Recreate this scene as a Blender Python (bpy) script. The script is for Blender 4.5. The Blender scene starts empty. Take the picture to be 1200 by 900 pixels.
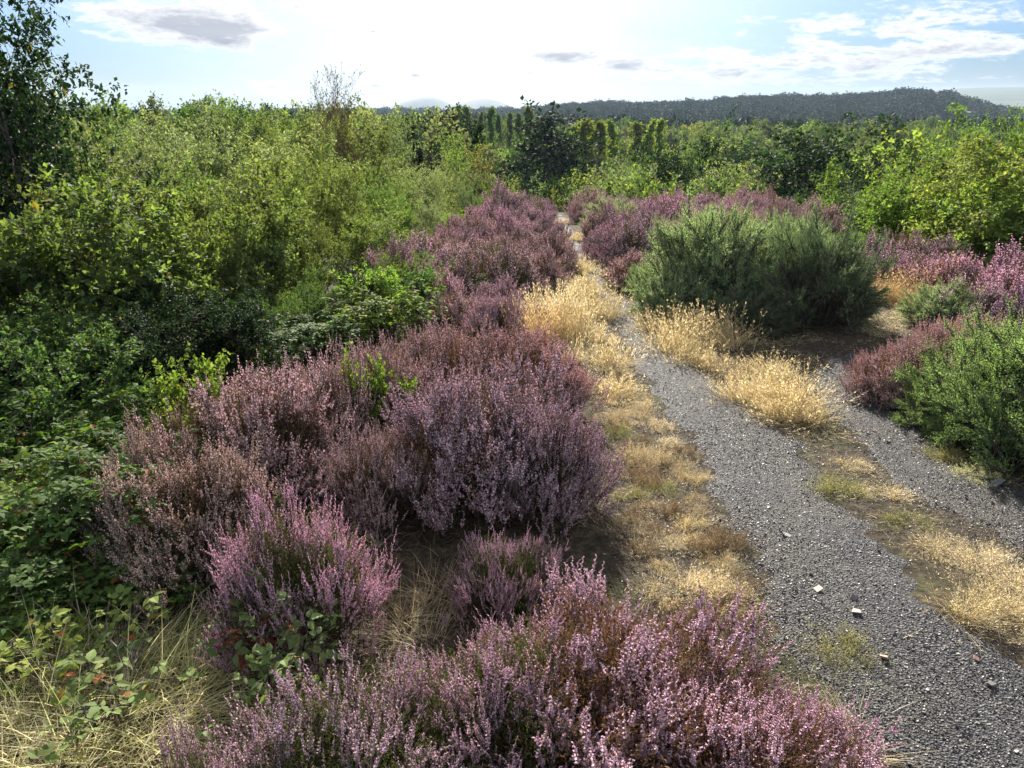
import bpy, math, numpy as np
from mathutils import Vector

RNG = np.random.default_rng(20240914)
SC = bpy.context.scene
COL = SC.collection
PI = math.pi
R = math.radians

# ------------------------------------------------------------------ camera
F_PX, PITCH, CAM = 870.0, R(21.23), np.array((0.0, 0.0, 1.6))
SUN_AZ, SUN_EL = R(-4.0), R(30.0)          # azimuth measured from +Y towards +X


def ray(px, py):
    a, b = (px - 600.0) / F_PX, (450.0 - py) / F_PX
    d = np.array((a, math.cos(PITCH) + b * math.sin(PITCH), -math.sin(PITCH) + b * math.cos(PITCH)))
    return d / np.linalg.norm(d)


def sight(px, py, dist):
    """The point seen at (px, py) at a horizontal distance of dist metres."""
    d = ray(px, py)
    return CAM + d * (dist / math.hypot(d[0], d[1]))


# ------------------------------------------------------------------ terrain
def smooth(a, b, x):
    t = np.clip((x - a) / (b - a), 0, 1)
    return t * t * (3 - 2 * t)


def wob(x, y, s, seed):
    """Cheap smooth noise, about -1..1."""
    r = np.random.default_rng(seed)
    v = 0.0
    for k in range(5):
        a = r.uniform(0, 2 * PI)
        f = s * r.uniform(0.6, 1.9)
        v = v + np.sin((x * math.cos(a) + y * math.sin(a)) * f + r.uniform(0, 6.28))
    return v / 3.0


CREST_AZ = [-60, -6, 0, 3.3, 6.5, 10.5, 13, 16, 19, 22, 24.7, 26.8, 28.5, 29.8, 31.5, 34, 60]
CREST_PY = [134, 133, 132, 124, 120, 121, 118, 114, 112, 112, 109, 106, 108, 114, 124, 132, 132]


def h(x, y):
    x = np.asarray(x, float)
    y = np.asarray(y, float)
    r = np.hypot(x, y)
    az = np.degrees(np.arctan2(x, np.maximum(y, 1e-6)))
    az = np.where(y < 0, np.where(x < 0, -90.0, 90.0), az)
    z = -0.035 * np.clip(y - 2, 0, 13)
    xl = -1.75 + 0.14 * y
    xr = 6.4 - 0.16 * y
    sx = np.maximum(np.maximum(xl - x, x - xr), 0)
    sy = np.maximum(y - 14.0, 0)
    s = np.hypot(sx, sy)
    s = np.where(s > 0, s * s / (s + 0.8), 0)
    front = smooth(-14, 2, az)
    D = 4.6 + 4.8 * front
    lam = 11.0 + 3 * front
    z = z - D * (1 - np.exp(-s / lam))
    z = z + 0.035 * wob(x, y, 1.6, 3) * smooth(60, 6, r) + 0.5 * wob(x, y, 0.05, 4) * smooth(20, 90, r)
    z = z - 4.5 * (1 - front) * smooth(60, 150, r)
    z = z - 7.5 * smooth(120, 300, r)
    # wooded hill ring about 600 m away
    py = np.interp(az, CREST_AZ, CREST_PY)
    dep = PITCH - np.arctan((450 - py) / F_PX)
    crest = 1.6 - 600 * np.tan(dep) - 8.6
    z = z + (crest - z) * np.exp(-((r - 600) / 150.0) ** 2)
    # the far plain
    z = z - 9 * smooth(760, 1100, r) - 26 * smooth(1000, 2200, r) * (1 - smooth(4, 16, az))
    z = z + (44.0 * smooth(20, 31, az) + 8) * smooth(1250, 2900, r)
    return z


def ground_at(px, py):
    d = ray(px, py)
    t = 0.4
    for _ in range(4000):
        p = CAM + d * t
        if p[2] <= float(h(p[0], p[1])):
            break
        t += 0.01 + 0.002 * t
    return CAM + d * t


# ------------------------------------------------------------------ mesh building with numpy
class MB:
    def __init__(self):
        self.V, self.Fs, self.n = [], [], 0

    def add(self, V, *faces):
        V = np.asarray(V, np.float32).reshape(-1, 3)
        for f in faces:
            if len(f):
                self.Fs.append(np.asarray(f, np.int64) + self.n)
        self.V.append(V)
        self.n += len(V)
        return self

    def mesh(self, name, mat, smooth_shade=False):
        me = bpy.data.meshes.new(name)
        V = np.concatenate(self.V)
        idx = np.concatenate([f.ravel() for f in self.Fs]).astype(np.int32)
        tot = np.concatenate([np.full(len(f), f.shape[1]) for f in self.Fs])
        start = (np.cumsum(tot) - tot).astype(np.int32)
        me.vertices.add(len(V))
        me.vertices.foreach_set('co', V.ravel())
        me.loops.add(len(idx))
        me.loops.foreach_set('vertex_index', idx)
        me.polygons.add(len(tot))
        me.polygons.foreach_set('loop_start', start)
        me.polygons.foreach_set('use_smooth', np.full(len(tot), bool(smooth_shade)))
        me.update(calc_edges=True)
        me.materials.append(mat)
        return me


def unit(v):
    return v / np.maximum(np.linalg.norm(v, axis=-1, keepdims=True), 1e-9)


def rnd_unit(rng, n):
    return unit(rng.normal(size=(n, 3)))


def frames(d):
    """Two unit vectors square to each row of d."""
    ref = np.where(np.abs(d[:, 2:3]) < 0.9, np.array([[0, 0, 1.0]]), np.array([[1.0, 0, 0]]))
    a = unit(np.cross(d, ref))
    return a, np.cross(d, a)


def tubes(mb, P0, P1, r0, r1, sides=4):
    if len(P0) == 0:
        return
    d = unit(P1 - P0)
    a, b = frames(d)
    ang = np.arange(sides) * 2 * PI / sides
    ring = a[:, None] * np.cos(ang)[None, :, None] + b[:, None] * np.sin(ang)[None, :, None]
    V = np.concatenate([P0[:, None] + ring * np.asarray(r0)[:, None, None], P1[:, None] + ring * np.asarray(r1)[:, None, None]], 1)
    n = len(P0)
    o = np.arange(n)[:, None, None] * 2 * sides
    i = np.arange(sides)
    j = (i + 1) % sides
    q = np.stack([i, j, j + sides, i + sides], 1)[None] + o
    mb.add(V, q.reshape(-1, 4))


def leaves(mb, P, D, N, L, W, fold=0.25, kind='diamond'):
    """Leaf blades: base at P, pointing along D, facing N, length L, width W."""
    S = unit(np.cross(D, N))
    N = np.cross(S, D)
    L, W = np.asarray(L)[:, None], np.asarray(W)[:, None]
    n = len(P)
    o = np.arange(n)[:, None]
    if kind == 'diamond':
        m = 0.45
        V = np.stack([P, P + D * L * m + S * W * .5 + N * W * fold, P + D * L, P + D * L * m - S * W * .5 + N * W * fold], 1)
        mb.add(V, np.array([[0, 1, 2]]) + o * 4, np.array([[0, 2, 3]]) + o * 4)
    else:      # toothed oval with a fold along the midrib and a drooping tip
        prof = [(0.12, .30), (0.3, .52), (0.38, .43), (0.55, .47), (0.62, .36), (0.8, .24)]
        mid = [(0, 0), (0.34, 0), (0.66, 0), (1, 0)]
        pts = [P + D * L * t - N * L * 0.22 * t * t for t, _ in mid]
        for sg in (1, -1):
            for t, w in prof:
                pts.append(P + D * L * t + S * W * w * sg + N * (W * fold * w * 1.2 - L * 0.22 * t * t))
        V = np.stack(pts, 1)
        k = len(pts)
        f = []
        for base, sg in ((4, 1), (4 + len(prof), -1)):
            q = [[0, base, base + 1, 1], [1, base + 1, base + 2, base + 3], [1, base + 3, base + 4, 2], [2, base + 4, base + 5, 3]]
            f += q if sg > 0 else [x[::-1] for x in q]
        mb.add(V, (np.array(f)[None] + o[:, :, None] * k).reshape(-1, 4))


def blades(mb, P, D0, L, W, droop, rng, seg=3):
    """Grass blades: tapered strips that start along D0 and bend over by droop."""
    n = len(P)
    side = unit(np.cross(D0, rnd_unit(rng, n)))
    pts, p, d = [], P.copy(), D0.copy()
    hz = unit(np.stack([D0[:, 0], D0[:, 1], -0.15 * np.ones(n)], 1) + 0.3 * rnd_unit(rng, n) * np.array([1, 1, .3]))
    for s in range(seg + 1):
        w = W * (1 - s / seg) ** 0.8 * .5
        if s == seg:
            pts.append(p)
        else:
            pts += [p + side * w[:, None], p - side * w[:, None]]
        d = unit(d + hz * (droop / seg)[:, None] * 1.6)
        p = p + d * (L / seg)[:, None]
    V = np.stack(pts, 1)
    k = V.shape[1]
    o = np.arange(n)[:, None, None] * k
    q = np.array([[2 * s, 2 * s + 1, 2 * s + 3, 2 * s + 2] for s in range(seg - 1)])
    t = np.array([[2 * (seg - 1), 2 * (seg - 1) + 1, 2 * seg]])
    mb.add(V, (q[None] + o).reshape(-1, 4), (t[None] + o).reshape(-1, 3))


TET = np.array([[0, 0, 1.0], [.94, 0, -.33], [-.47, .82, -.33], [-.47, -.82, -.33]])
TETF = np.array([[0, 1, 2], [0, 2, 3], [0, 3, 1], [1, 3, 2]])


def bells(mb, P, D, S, rng, stretch=1.5):
    """Small flower bells as slim four-sided drops along D."""
    a, b = frames(D)
    S = S[:, None, None]
    V = P[:, None] + (a[:, None] * TET[None, :, 0:1] + b[:, None] * TET[None, :, 1:2] + D[:, None] * (TET[None, :, 2:3] * stretch)) * S
    o = np.arange(len(P))[:, None, None] * 4
    mb.add(V, (TETF[None] + o).reshape(-1, 3))


# ------------------------------------------------------------------ materials
def mat(name):
    m = bpy.data.materials.new(name)
    m.use_nodes = True
    nt = m.node_tree
    nt.nodes.clear()
    out = nt.nodes.new('ShaderNodeOutputMaterial')
    return m, nt, nt.nodes, nt.links, out


def N(nt, kind, **kw):
    n = nt.nodes.new(kind)
    for k, v in kw.items():
        if k.startswith('in_'):
            n.inputs[k[3:].replace('_', ' ')].default_value = v
        else:
            setattr(n, k, v)
    return n


def ramp(nt, fac, stops, interp='LINEAR'):
    n = nt.nodes.new('ShaderNodeValToRGB')
    n.color_ramp.interpolation = interp
    el = n.color_ramp.elements
    while len(el) > 1:
        el.remove(el[-1])
    el[0].position, el[0].color = stops[0][0], (*stops[0][1], 1)
    for p, c in stops[1:]:
        e = el.new(p)
        e.color = (*c, 1)
    nt.links.new(fac, n.inputs['Fac'])
    return n.outputs['Color']


def mixc(nt, fac, a, b, mode='MIX'):
    n = nt.nodes.new('ShaderNodeMix')
    n.data_type = 'RGBA'
    n.blend_type = mode
    for s, v in ((n.inputs[0], fac), (n.inputs[6], a), (n.inputs[7], b)):
        if hasattr(v, 'is_linked'):
            nt.links.new(v, s)
        else:
            s.default_value = v if isinstance(v, (int, float)) else (*v, 1)
    return n.outputs[2]


def plant_material(name, hue=0.02, val=0.5, transl=0.4, tint=(1.25, 1.3, 0.55), rough=0.5, spec=0.35, tips=None):
    """Plant surface whose own colour is the object's colour, each blade a little different; light passes through it."""
    m, nt, nd, ln, out = mat(name)
    oi = N(nt, 'ShaderNodeObjectInfo')
    ge = N(nt, 'ShaderNodeNewGeometry')
    hs = N(nt, 'ShaderNodeHueSaturation')
    mh = N(nt, 'ShaderNodeMapRange')
    mh.inputs['To Min'].default_value, mh.inputs['To Max'].default_value = 0.5 - hue, 0.5 + hue
    mv = N(nt, 'ShaderNodeMapRange')
    mv.inputs['To Min'].default_value, mv.inputs['To Max'].default_value = 1 - val, 1 + val
    wn = N(nt, 'ShaderNodeTexWhiteNoise', noise_dimensions='1D')
    ln.new(ge.outputs['Random Per Island'], mh.inputs['Value'])
    ln.new(ge.outputs['Random Per Island'], wn.inputs['W'])
    ln.new(wn.outputs['Value'], mv.inputs['Value'])
    ln.new(mh.outputs[0], hs.inputs['Hue'])
    ln.new(mv.outputs[0], hs.inputs['Value'])
    col = oi.outputs['Color']
    if tips:           # a share of the blades is of another colour (withered, yellowed)
        gt = N(nt, 'ShaderNodeMath', operation='GREATER_THAN')
        sep = N(nt, 'ShaderNodeSeparateColor')
        ln.new(wn.outputs['Color'], sep.inputs[0])
        ln.new(sep.outputs[1], gt.inputs[0])
        gt.inputs[1].default_value = 1 - tips[0]
        col = mixc(nt, gt.outputs[0], col, tips[1])
    ln.new(col, hs.inputs['Color'])
    pb = N(nt, 'ShaderNodeBsdfPrincipled')
    pb.inputs['Roughness'].default_value = rough
    pb.inputs['Specular IOR Level'].default_value = spec
    ln.new(hs.outputs['Color'], pb.inputs['Base Color'])
    if transl > 0:
        tr = N(nt, 'ShaderNodeBsdfTranslucent')
        tc = mixc(nt, 1.0, hs.outputs['Color'], tint, 'MULTIPLY')
        ln.new(tc, tr.inputs['Color'])
        mx = N(nt, 'ShaderNodeMixShader')
        mx.inputs[0].default_value = transl
        ln.new(pb.outputs[0], mx.inputs[1])
        ln.new(tr.outputs[0], mx.inputs[2])
        ln.new(mx.outputs[0], out.inputs['Surface'])
    else:
        ln.new(pb.outputs[0], out.inputs['Surface'])
    return m


def noise(nt, vec, scale, detail=4, rough=0.55, dist=0.0):
    n = N(nt, 'ShaderNodeTexNoise')
    n.inputs['Scale'].default_value = scale
    n.inputs['Detail'].default_value = detail
    n.inputs['Roughness'].default_value = rough
    n.inputs['Distortion'].default_value = dist
    ln = nt.links
    if vec is not None:
        ln.new(vec, n.inputs['Vector'])
    return n.outputs['Fac']


def ground_material():
    m, nt, nd, ln, out = mat('heath_soil')
    tc = N(nt, 'ShaderNodeTexCoord').outputs['Object']
    a = noise(nt, tc, 1.3, 6, .65)
    b = noise(nt, tc, 22, 5, .7)
    c = noise(nt, tc, 0.004, 5, .6)
    near = ramp(nt, b, [(.3, (.014, .011, .009)), (.5, (.042, .033, .024)), (.7, (.105, .083, .053))])
    moss = ramp(nt, b, [(.3, (.018, .02, .008)), (.7, (.07, .08, .03))])
    nearm = mixc(nt, ramp(nt, a, [(.5, (0, 0, 0)), (.6, (.6, .6, .6))]), near, moss)
    far = ramp(nt, c, [(.38, (.03, .045, .02)), (.47, (.06, .085, .03)), (.53, (.06, .07, .04)), (.58, (.035, .05, .03)), (.66, (.09, .09, .07))], 'LINEAR')
    ln_ = N(nt, 'ShaderNodeVectorMath', operation='LENGTH')
    ln.new(tc, ln_.inputs[0])
    mr = N(nt, 'ShaderNodeMapRange')
    mr.inputs['From Min'].default_value, mr.inputs['From Max'].default_value = 14, 24
    ln.new(ln_.outputs['Value'], mr.inputs['Value'])
    pb = N(nt, 'ShaderNodeBsdfPrincipled')
    pb.inputs['Roughness'].default_value = .95
    pb.inputs['Specular IOR Level'].default_value = .15
    ln.new(mixc(nt, mr.outputs[0], nearm, far), pb.inputs['Base Color'])
    bp = N(nt, 'ShaderNodeBump')
    bp.inputs['Strength'].default_value, bp.inputs['Distance'].default_value = .8, .03
    ln.new(b, bp.inputs['Height'])
    ln.new(bp.outputs[0], pb.inputs['Normal'])
    ln.new(pb.outputs[0], out.inputs['Surface'])
    return m


def path_material():
    m, nt, nd, ln, out = mat('dark_gravel')
    tc = N(nt, 'ShaderNodeTexCoord').outputs['Object']
    vo = N(nt, 'ShaderNodeTexVoronoi')
    vo.inputs['Scale'].default_value = 150
    ln.new(tc, vo.inputs['Vector'])
    sep = N(nt, 'ShaderNodeSeparateColor')
    ln.new(vo.outputs['Color'], sep.inputs[0])
    base = ramp(nt, sep.outputs[0], [(0, (.016, .016, .02)), (.5, (.036, .037, .042)), (.85, (.07, .07, .073)), (1, (.20, .19, .18))])
    a = noise(nt, tc, 1.7, 5, .6)
    dust = mixc(nt, ramp(nt, a, [(.46, (0, 0, 0)), (.72, (.7, .7, .7))]), base, (.085, .072, .055))
    pb = N(nt, 'ShaderNodeBsdfPrincipled')
    pb.inputs['Roughness'].default_value = .75
    pb.inputs['Specular IOR Level'].default_value = .4
    ln.new(dust, pb.inputs['Base Color'])
    bp = N(nt, 'ShaderNodeBump')
    bp.inputs['Strength'].default_value, bp.inputs['Distance'].default_value = 1.0, .012
    ht = N(nt, 'ShaderNodeMath', operation='ADD')
    ln.new(vo.outputs['Distance'], ht.inputs[0])
    ln.new(noise(nt, tc, 30, 6, .7), ht.inputs[1])
    ln.new(ht.outputs[0], bp.inputs['Height'])
    ln.new(bp.outputs[0], pb.inputs['Normal'])
    ln.new(pb.outputs[0], out.inputs['Surface'])
    return m


def stone_material(name, stops, rough=.6, spec=.5):
    m, nt, nd, ln, out = mat(name)
    ge = N(nt, 'ShaderNodeNewGeometry')
    tc = N(nt, 'ShaderNodeTexCoord').outputs['Object']
    col = ramp(nt, ge.outputs['Random Per Island'], stops)
    nz = ramp(nt, noise(nt, tc, 160, 3), [(.3, (.7, .7, .7)), (.7, (1.2, 1.2, 1.2))])
    pb = N(nt, 'ShaderNodeBsdfPrincipled')
    pb.inputs['Roughness'].default_value = rough
    pb.inputs['Specular IOR Level'].default_value = spec
    ln.new(mixc(nt, 1.0, col, nz, 'MULTIPLY'), pb.inputs['Base Color'])
    ln.new(pb.outputs[0], out.inputs['Surface'])
    return m


def bark_material(name, stops, scale=18):
    m, nt, nd, ln, out = mat(name)
    tc = N(nt, 'ShaderNodeTexCoord').outputs['Object']
    pb = N(nt, 'ShaderNodeBsdfPrincipled')
    pb.inputs['Roughness'].default_value = .9
    pb.inputs['Specular IOR Level'].default_value = .2
    ln.new(ramp(nt, noise(nt, tc, scale, 4), stops), pb.inputs['Base Color'])
    ln.new(pb.outputs[0], out.inputs['Surface'])
    return m


M_LEAF = plant_material('green_leaf', .014, .45, .47, (1.6, 1.72, .68), .6, .10, (.012, (.16, .13, .03)))
M_FARLEAF = plant_material('distant_leaf', .02, .35, .46, (1.65, 1.7, .65), .7, .08)
M_BRAMBLE = plant_material('bramble_leaf', .02, .4, .4, (1.6, 1.75, .5), .65, .12, (.02, (.22, .10, .03)))
M_BLOOM = plant_material('heather_bell', .02, .5, .4, (1.2, 1.05, 1.1), .6, .2, (.16, (.22, .13, .08)))
M_SPRIG = plant_material('heather_sprig', .02, .5, .3, (1.3, 1.2, .6), .7, .2)
M_GORSE = plant_material('gorse_spine', .012, .5, .42, (1.35, 1.35, .7), .5, .3, (.02, (.14, .10, .04)))
M_STRAW = plant_material('dry_grass', .01, .4, .45, (1.12, 1.05, .88), .5, .3, (.16, (.20, .17, .07)))
M_TWIG = bark_material('woody_twig', [(.3, (.04, .032, .027)), (.7, (.14, .115, .095))], 40)
M_BARK = bark_material('grey_bark', [(.3, (.05, .043, .036)), (.7, (.16, .14, .12))])
M_DEADWOOD = bark_material('bleached_wood', [(.3, (.16, .14, .12)), (.7, (.36, .33, .30))], 30)

# ------------------------------------------------------------------ object helpers


def link(name, data=None, parent=None):
    o = bpy.data.objects.new(name, data)
    COL.objects.link(o)
    if parent is not None:
        o.parent = parent
    return o


def tag(o, label=None, cat=None, group=None, kind=None):
    for k, v in (('label', label), ('category', cat), ('group', group), ('kind', kind)):
        if v:
            o[k] = v
    return o


PROTO = {}


def proto(key, name, parts):
    """A thing built once: an Empty with one mesh child per part. parts: [(part name, mesh)]"""
    PROTO[key] = (name, parts)


def place(key, loc, scale=1.0, rz=0.0, label=None, cat=None, group=None, colors=None, tilt=(0, 0)):
    name, parts = PROTO[key]
    r = link(name)
    r.empty_display_size = .1
    r.location = loc
    r.rotation_euler = (tilt[0], tilt[1], rz)
    r.scale = scale if isinstance(scale, (tuple, list)) else (scale,) * 3
    tag(r, label, cat, group)
    for pn, me in parts:
        c = link(pn, me, r)
        if colors and pn in colors:
            c.color = (*colors[pn], 1)
    return r


NTH = ('first second third fourth fifth sixth seventh eighth ninth tenth eleventh twelfth thirteenth fourteenth fifteenth sixteenth seventeenth '
       'eighteenth nineteenth twentieth').split()


def nth(k):
    if k < 20:
        return NTH[k]
    tens = ('twenty', 'thirty', 'forty', 'fifty', 'sixty', 'seventy', 'eighty', 'ninety')
    one = (k + 1) % 10
    t = tens[(k + 1) // 10 - 2]
    if (k + 1) >= 100:
        return 'hundred and ' + nth(k - 100)
    return t + '-' + NTH[one - 1] if one else {'twenty': 'twentieth', 'thirty': 'thirtieth', 'forty': 'fortieth', 'fifty': 'fiftieth', 'sixty': 'sixtieth', 'seventy': 'seventieth', 'eighty': 'eightieth', 'ninety': 'ninetieth'}[t]


# ------------------------------------------------------------------ woody plants
def grow(rng, height, stems, specs, r0, spread=0.0, wobble=.12, lean=(0, 0)):
    """Branch skeleton level by level. specs: (children, t0, t1, length ratio, angle lo, angle hi, segments, curl, upward pull, shape)"""
    out = []
    nseg = 7
    az = rng.uniform(0, 2 * PI, stems) if stems > 1 else np.zeros(1)
    sp = spread * np.sqrt(rng.uniform(.1, 1, stems))
    d = np.stack([np.cos(az) * np.sin(sp) + lean[0], np.sin(az) * np.sin(sp) + lean[1], np.cos(sp)], 1)
    d = unit(d)
    p = np.stack([np.cos(az), np.sin(az), 0 * az], 1) * (0.03 * height * (stems > 1)) - np.array([0, 0, .15])
    L = height * (rng.uniform(.75, 1.05, stems) if stems > 1 else np.ones(1))
    rr = np.full(stems, r0) * rng.uniform(.7, 1.1, stems)

    def trace(p, d, L, r, nseg, curl, pull):
        pts, rad = [p], [r]
        for s in range(nseg):
            d = unit(d + rng.normal(size=d.shape) * curl + np.array([0, 0, pull]))
            p = p + d * (L / nseg)[:, None]
            pts.append(p)
            rad.append(r * (1 - .8 * (s + 1) / nseg))
        return np.stack(pts, 1), np.stack(rad, 1)

    pts, rad = trace(p, d, L, rr, nseg, wobble, .05)
    out.append((pts, rad, L))
    for (m, t0, t1, ratio, alo, ahi, ns, curl, pull, shape) in specs:
        n, k = pts.shape[0], pts.shape[1] - 1
        t = t0 + (t1 - t0) * ((np.arange(m)[None] + rng.uniform(0, 1, (n, m))) / m)
        t = np.clip(t, 0, .999)
        i = np.minimum((t * k).astype(int), k - 1)
        f = (t * k - i)[..., None]
        rows = np.arange(n)[:, None]
        a, b = pts[rows, i], pts[rows, i + 1]
        pos = (a * (1 - f) + b * f).reshape(-1, 3)
        pd = unit(b - a).reshape(-1, 3)
        pr = (rad[rows, i] * (1 - f[..., 0]) + rad[rows, i + 1] * f[..., 0]).ravel()
        ang = np.radians(rng.uniform(alo, ahi, n * m))
        u, v = frames(pd)
        phi = (np.arange(n * m) * 2.399 + rng.uniform(0, .9, n * m))
        side = u * np.cos(phi)[:, None] + v * np.sin(phi)[:, None]
        cd = unit(pd * np.cos(ang)[:, None] + side * np.sin(ang)[:, None])
        cl = (np.repeat(L, m) * ratio * shape(t.ravel()) * rng.uniform(.65, 1.25, n * m))
        pts, rad = trace(pos, cd, cl, np.maximum(pr * .62, .0012), ns, curl, pull)
        L = cl
        out.append((pts, rad, L))
    return out


def wood(mb, levels, sides=(7, 5, 4, 3, 3), upto=9):
    for li, (pts, rad, L) in enumerate(levels[:upto]):
        tubes(mb, pts[:, :-1].reshape(-1, 3), pts[:, 1:].reshape(-1, 3), rad[:, :-1].ravel(), rad[:, 1:].ravel(), sides[min(li, 4)])


def leafing(mb, rng, levels, which, per, size, aspect, t0=.15, up=.7, kind='diamond', jitter=0.02, fold=.2, form=.6):
    for li in which:
        pts, rad, L = levels[li]
        n, k = pts.shape[0], pts.shape[1] - 1
        t = np.clip(t0 + (1.02 - t0) * rng.uniform(0, 1, (n, per)), 0, .999)
        i = (t * k).astype(int)
        f = (t * k - i)[..., None]
        rows = np.arange(n)[:, None]
        a, b = pts[rows, i], pts[rows, i + 1]
        P = (a * (1 - f) + b * f).reshape(-1, 3)
        bd = unit(b - a).reshape(-1, 3)
        q = n * per
        D = unit(bd * .5 + rnd_unit(rng, q) * .9 + np.array([0, 0, -.08]))
        P = P + rng.normal(size=P.shape) * jitter
        mid = P.mean(0) - np.array([0, 0, .15 * np.ptp(P[:, 2])])
        away = unit((P - mid) / (P.std(0) + 1e-6))
        Nn = unit(away * form + np.array([0, 0, up * .8]) + rnd_unit(rng, q) * .62)
        S = size * rng.uniform(.6, 1.3, q)
        leaves(mb, P, D, Nn, S, S * aspect, fold, kind)


rounded = lambda t: np.sqrt(np.clip(1 - (1.7 * t - .95) ** 2, .12, 1))
cone = lambda t: 1.08 - t
flat = lambda t: 1.0 + 0 * t


def make_tree(key, name, rng, height, specs, r0, leaf, stems=1, spread=0, bark=None, far=False, lean=(0, 0), wobble=.1, leaf_levels=(-1,), crown='crown', trunk='trunk', upto=9, lmat=None):
    """leaf = (per twig, size, aspect, jitter)"""
    lv = grow(rng, height, stems, specs, r0, spread, wobble, lean)
    w = MB()
    if key == 'bare':
        lv = [(a, np.maximum(b, .0045), l_) for a, b, l_ in lv]
    wood(w, lv, upto=upto)
    c = MB()
    leafing(c, rng, lv, leaf_levels, leaf[0], leaf[1], leaf[2], jitter=leaf[3], form=1.1 if far else .65)
    Z = np.concatenate(c.V)[:, 2]
    top = float(np.percentile(Z, 99.7))
    proto(key, name, [(trunk, w.mesh(name + '_' + trunk, bark or M_BARK)), (crown, c.mesh(name + '_' + crown, lmat or (M_FARLEAF if far else M_LEAF)))])
    TOP[key] = top


TOP = {}
rg = lambda s: np.random.default_rng(s)

# near scrub: many stems, small leaves
for k in range(4):
    make_tree(f'scrub{k}', 'thorn_shrub', rg(100 + k), 2.2,
              [(7, .22, .98, .52, 25, 62, 5, .20, .07, rounded), (7, .35, 1, .40, 25, 65, 4, .22, .06, flat), (7, .3, 1, .42, 30, 75, 2, .2, .02, flat)],
              .022, (9, .062, .64, .014), stems=6, spread=.62, crown='foliage', trunk='stem', leaf_levels=(-1,))
# looser and paler: sallow and birch scrub
for k in range(3):
    make_tree(f'sallow{k}', 'sallow_shrub', rg(130 + k), 2.8,
              [(9, .2, .98, .44, 20, 48, 5, .14, .08, rounded), (7, .3, 1, .40, 25, 55, 4, .18, .06, flat), (6, .3, 1, .42, 25, 60, 2, .15, .04, flat)],
              .02, (9, .07, .45, .015), stems=5, spread=.55, crown='foliage', trunk='stem')
# broad leafed bright bush
for k in range(2):
    make_tree(f'broad{k}', 'leafy_bush', rg(150 + k), 1.7,
              [(8, .15, .98, .5, 25, 60, 5, .18, .08, rounded), (7, .15, 1, .45, 30, 65, 3, .2, .05, flat)],
              .016, (16, .085, .72, .02), stems=6, spread=.7, crown='foliage', trunk='stem')
# mid trees with leaves
for k in range(2):
    make_tree(f'oak{k}', 'oak_tree', rg(170 + k), 5.0,
              [(14, .2, .98, .52, 35, 70, 6, .2, .05, rounded), (9, .2, 1, .45, 30, 65, 4, .22, .05, flat), (6, .2, 1, .42, 30, 70, 2, .2, .03, flat)],
              .09, (16, .125, .62, .05), wobble=.05)
    make_tree(f'birch{k}', 'birch_tree', rg(180 + k), 6.0,
              [(20, .18, .99, .34, 25, 50, 6, .1, .06, rounded), (9, .15, 1, .42, 25, 55, 4, .16, -.02, flat), (4, .2, 1, .5, 25, 60, 2, .16, -.04, flat)],
              .06, (11, .085, .6, .03), wobble=.05)
make_tree('bare', 'birch_tree', rg(190), 6.0,
          [(13, .25, .99, .30, 15, 38, 6, .08, .09, flat), (8, .15, 1, .42, 20, 45, 4, .12, .05, flat), (4, .2, 1, .5, 25, 50, 2, .14, .03, flat)],
            .035, (4, .075, .6, .02), stems=4, spread=.16, wobble=.03)
make_tree('sapling', 'birch_sapling', rg(191), 2.6,
          [(22, .1, .99, .32, 30, 60, 5, .12, .05, cone), (8, .15, 1, .42, 30, 60, 3, .16, .02, flat)],
          .025, (9, .07, .6, .03), wobble=.05)
make_tree('leanoak', 'oak_tree', rg(192), 5.2,
          [(15, .25, .98, .42, 25, 55, 6, .16, .06, rounded), (8, .2, 1, .42, 25, 60, 4, .2, .04, flat), (5, .2, 1, .42, 30, 65, 2, .2, .02, flat)],
          .07, (14, .095, .55, .03), stems=2, spread=.2, lean=(.16, 0))
# far trees: fewer, larger sprays
for k in range(3):
    make_tree(f'farround{k}', 'broadleaf_tree', rg(200 + k), 6.5,
              [(12, .22, .98, .5, 35, 75, 5, .2, .05, rounded), (9, .2, 1, .5, 30, 70, 3, .22, .03, flat)],
              .12, (34, .30, .75, .2), far=True, wobble=.03)
    make_tree(f'farbirch{k}', 'birch_tree', rg(210 + k), 7.0,
              [(16, .2, .99, .34, 25, 55, 5, .12, .08, rounded), (8, .2, 1, .5, 25, 60, 3, .18, .02, flat)],
              .10, (24, .25, .65, .14), far=True, wobble=.03)
for k in range(2):
    make_tree(f'poplar{k}', 'poplar_tree', rg(220 + k), 9.0,
              [(30, .08, .97, .27, 16, 36, 4, .07, .12, lambda t: 1.08 - .95 * t ** 1.5), (8, .1, 1, .42, 18, 40, 3, .1, .1, flat)],
              .12, (10, .28, .6, .10), far=True, wobble=.015)
make_tree('conifer', 'dark_conifer', rg(230), 6.0,
          [(34, .08, .99, .30, 60, 85, 4, .08, .03, cone), (10, .1, 1, .36, 35, 65, 2, .1, 0, flat)],
          .09, (12, .16, .35, .06), far=True, wobble=.02)

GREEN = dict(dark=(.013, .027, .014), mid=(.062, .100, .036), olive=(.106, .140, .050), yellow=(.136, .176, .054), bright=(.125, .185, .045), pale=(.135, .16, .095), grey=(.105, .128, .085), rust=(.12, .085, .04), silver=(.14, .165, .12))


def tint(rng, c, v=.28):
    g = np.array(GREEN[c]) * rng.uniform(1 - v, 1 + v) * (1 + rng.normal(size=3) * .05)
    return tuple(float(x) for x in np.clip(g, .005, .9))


TREES = []


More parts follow.
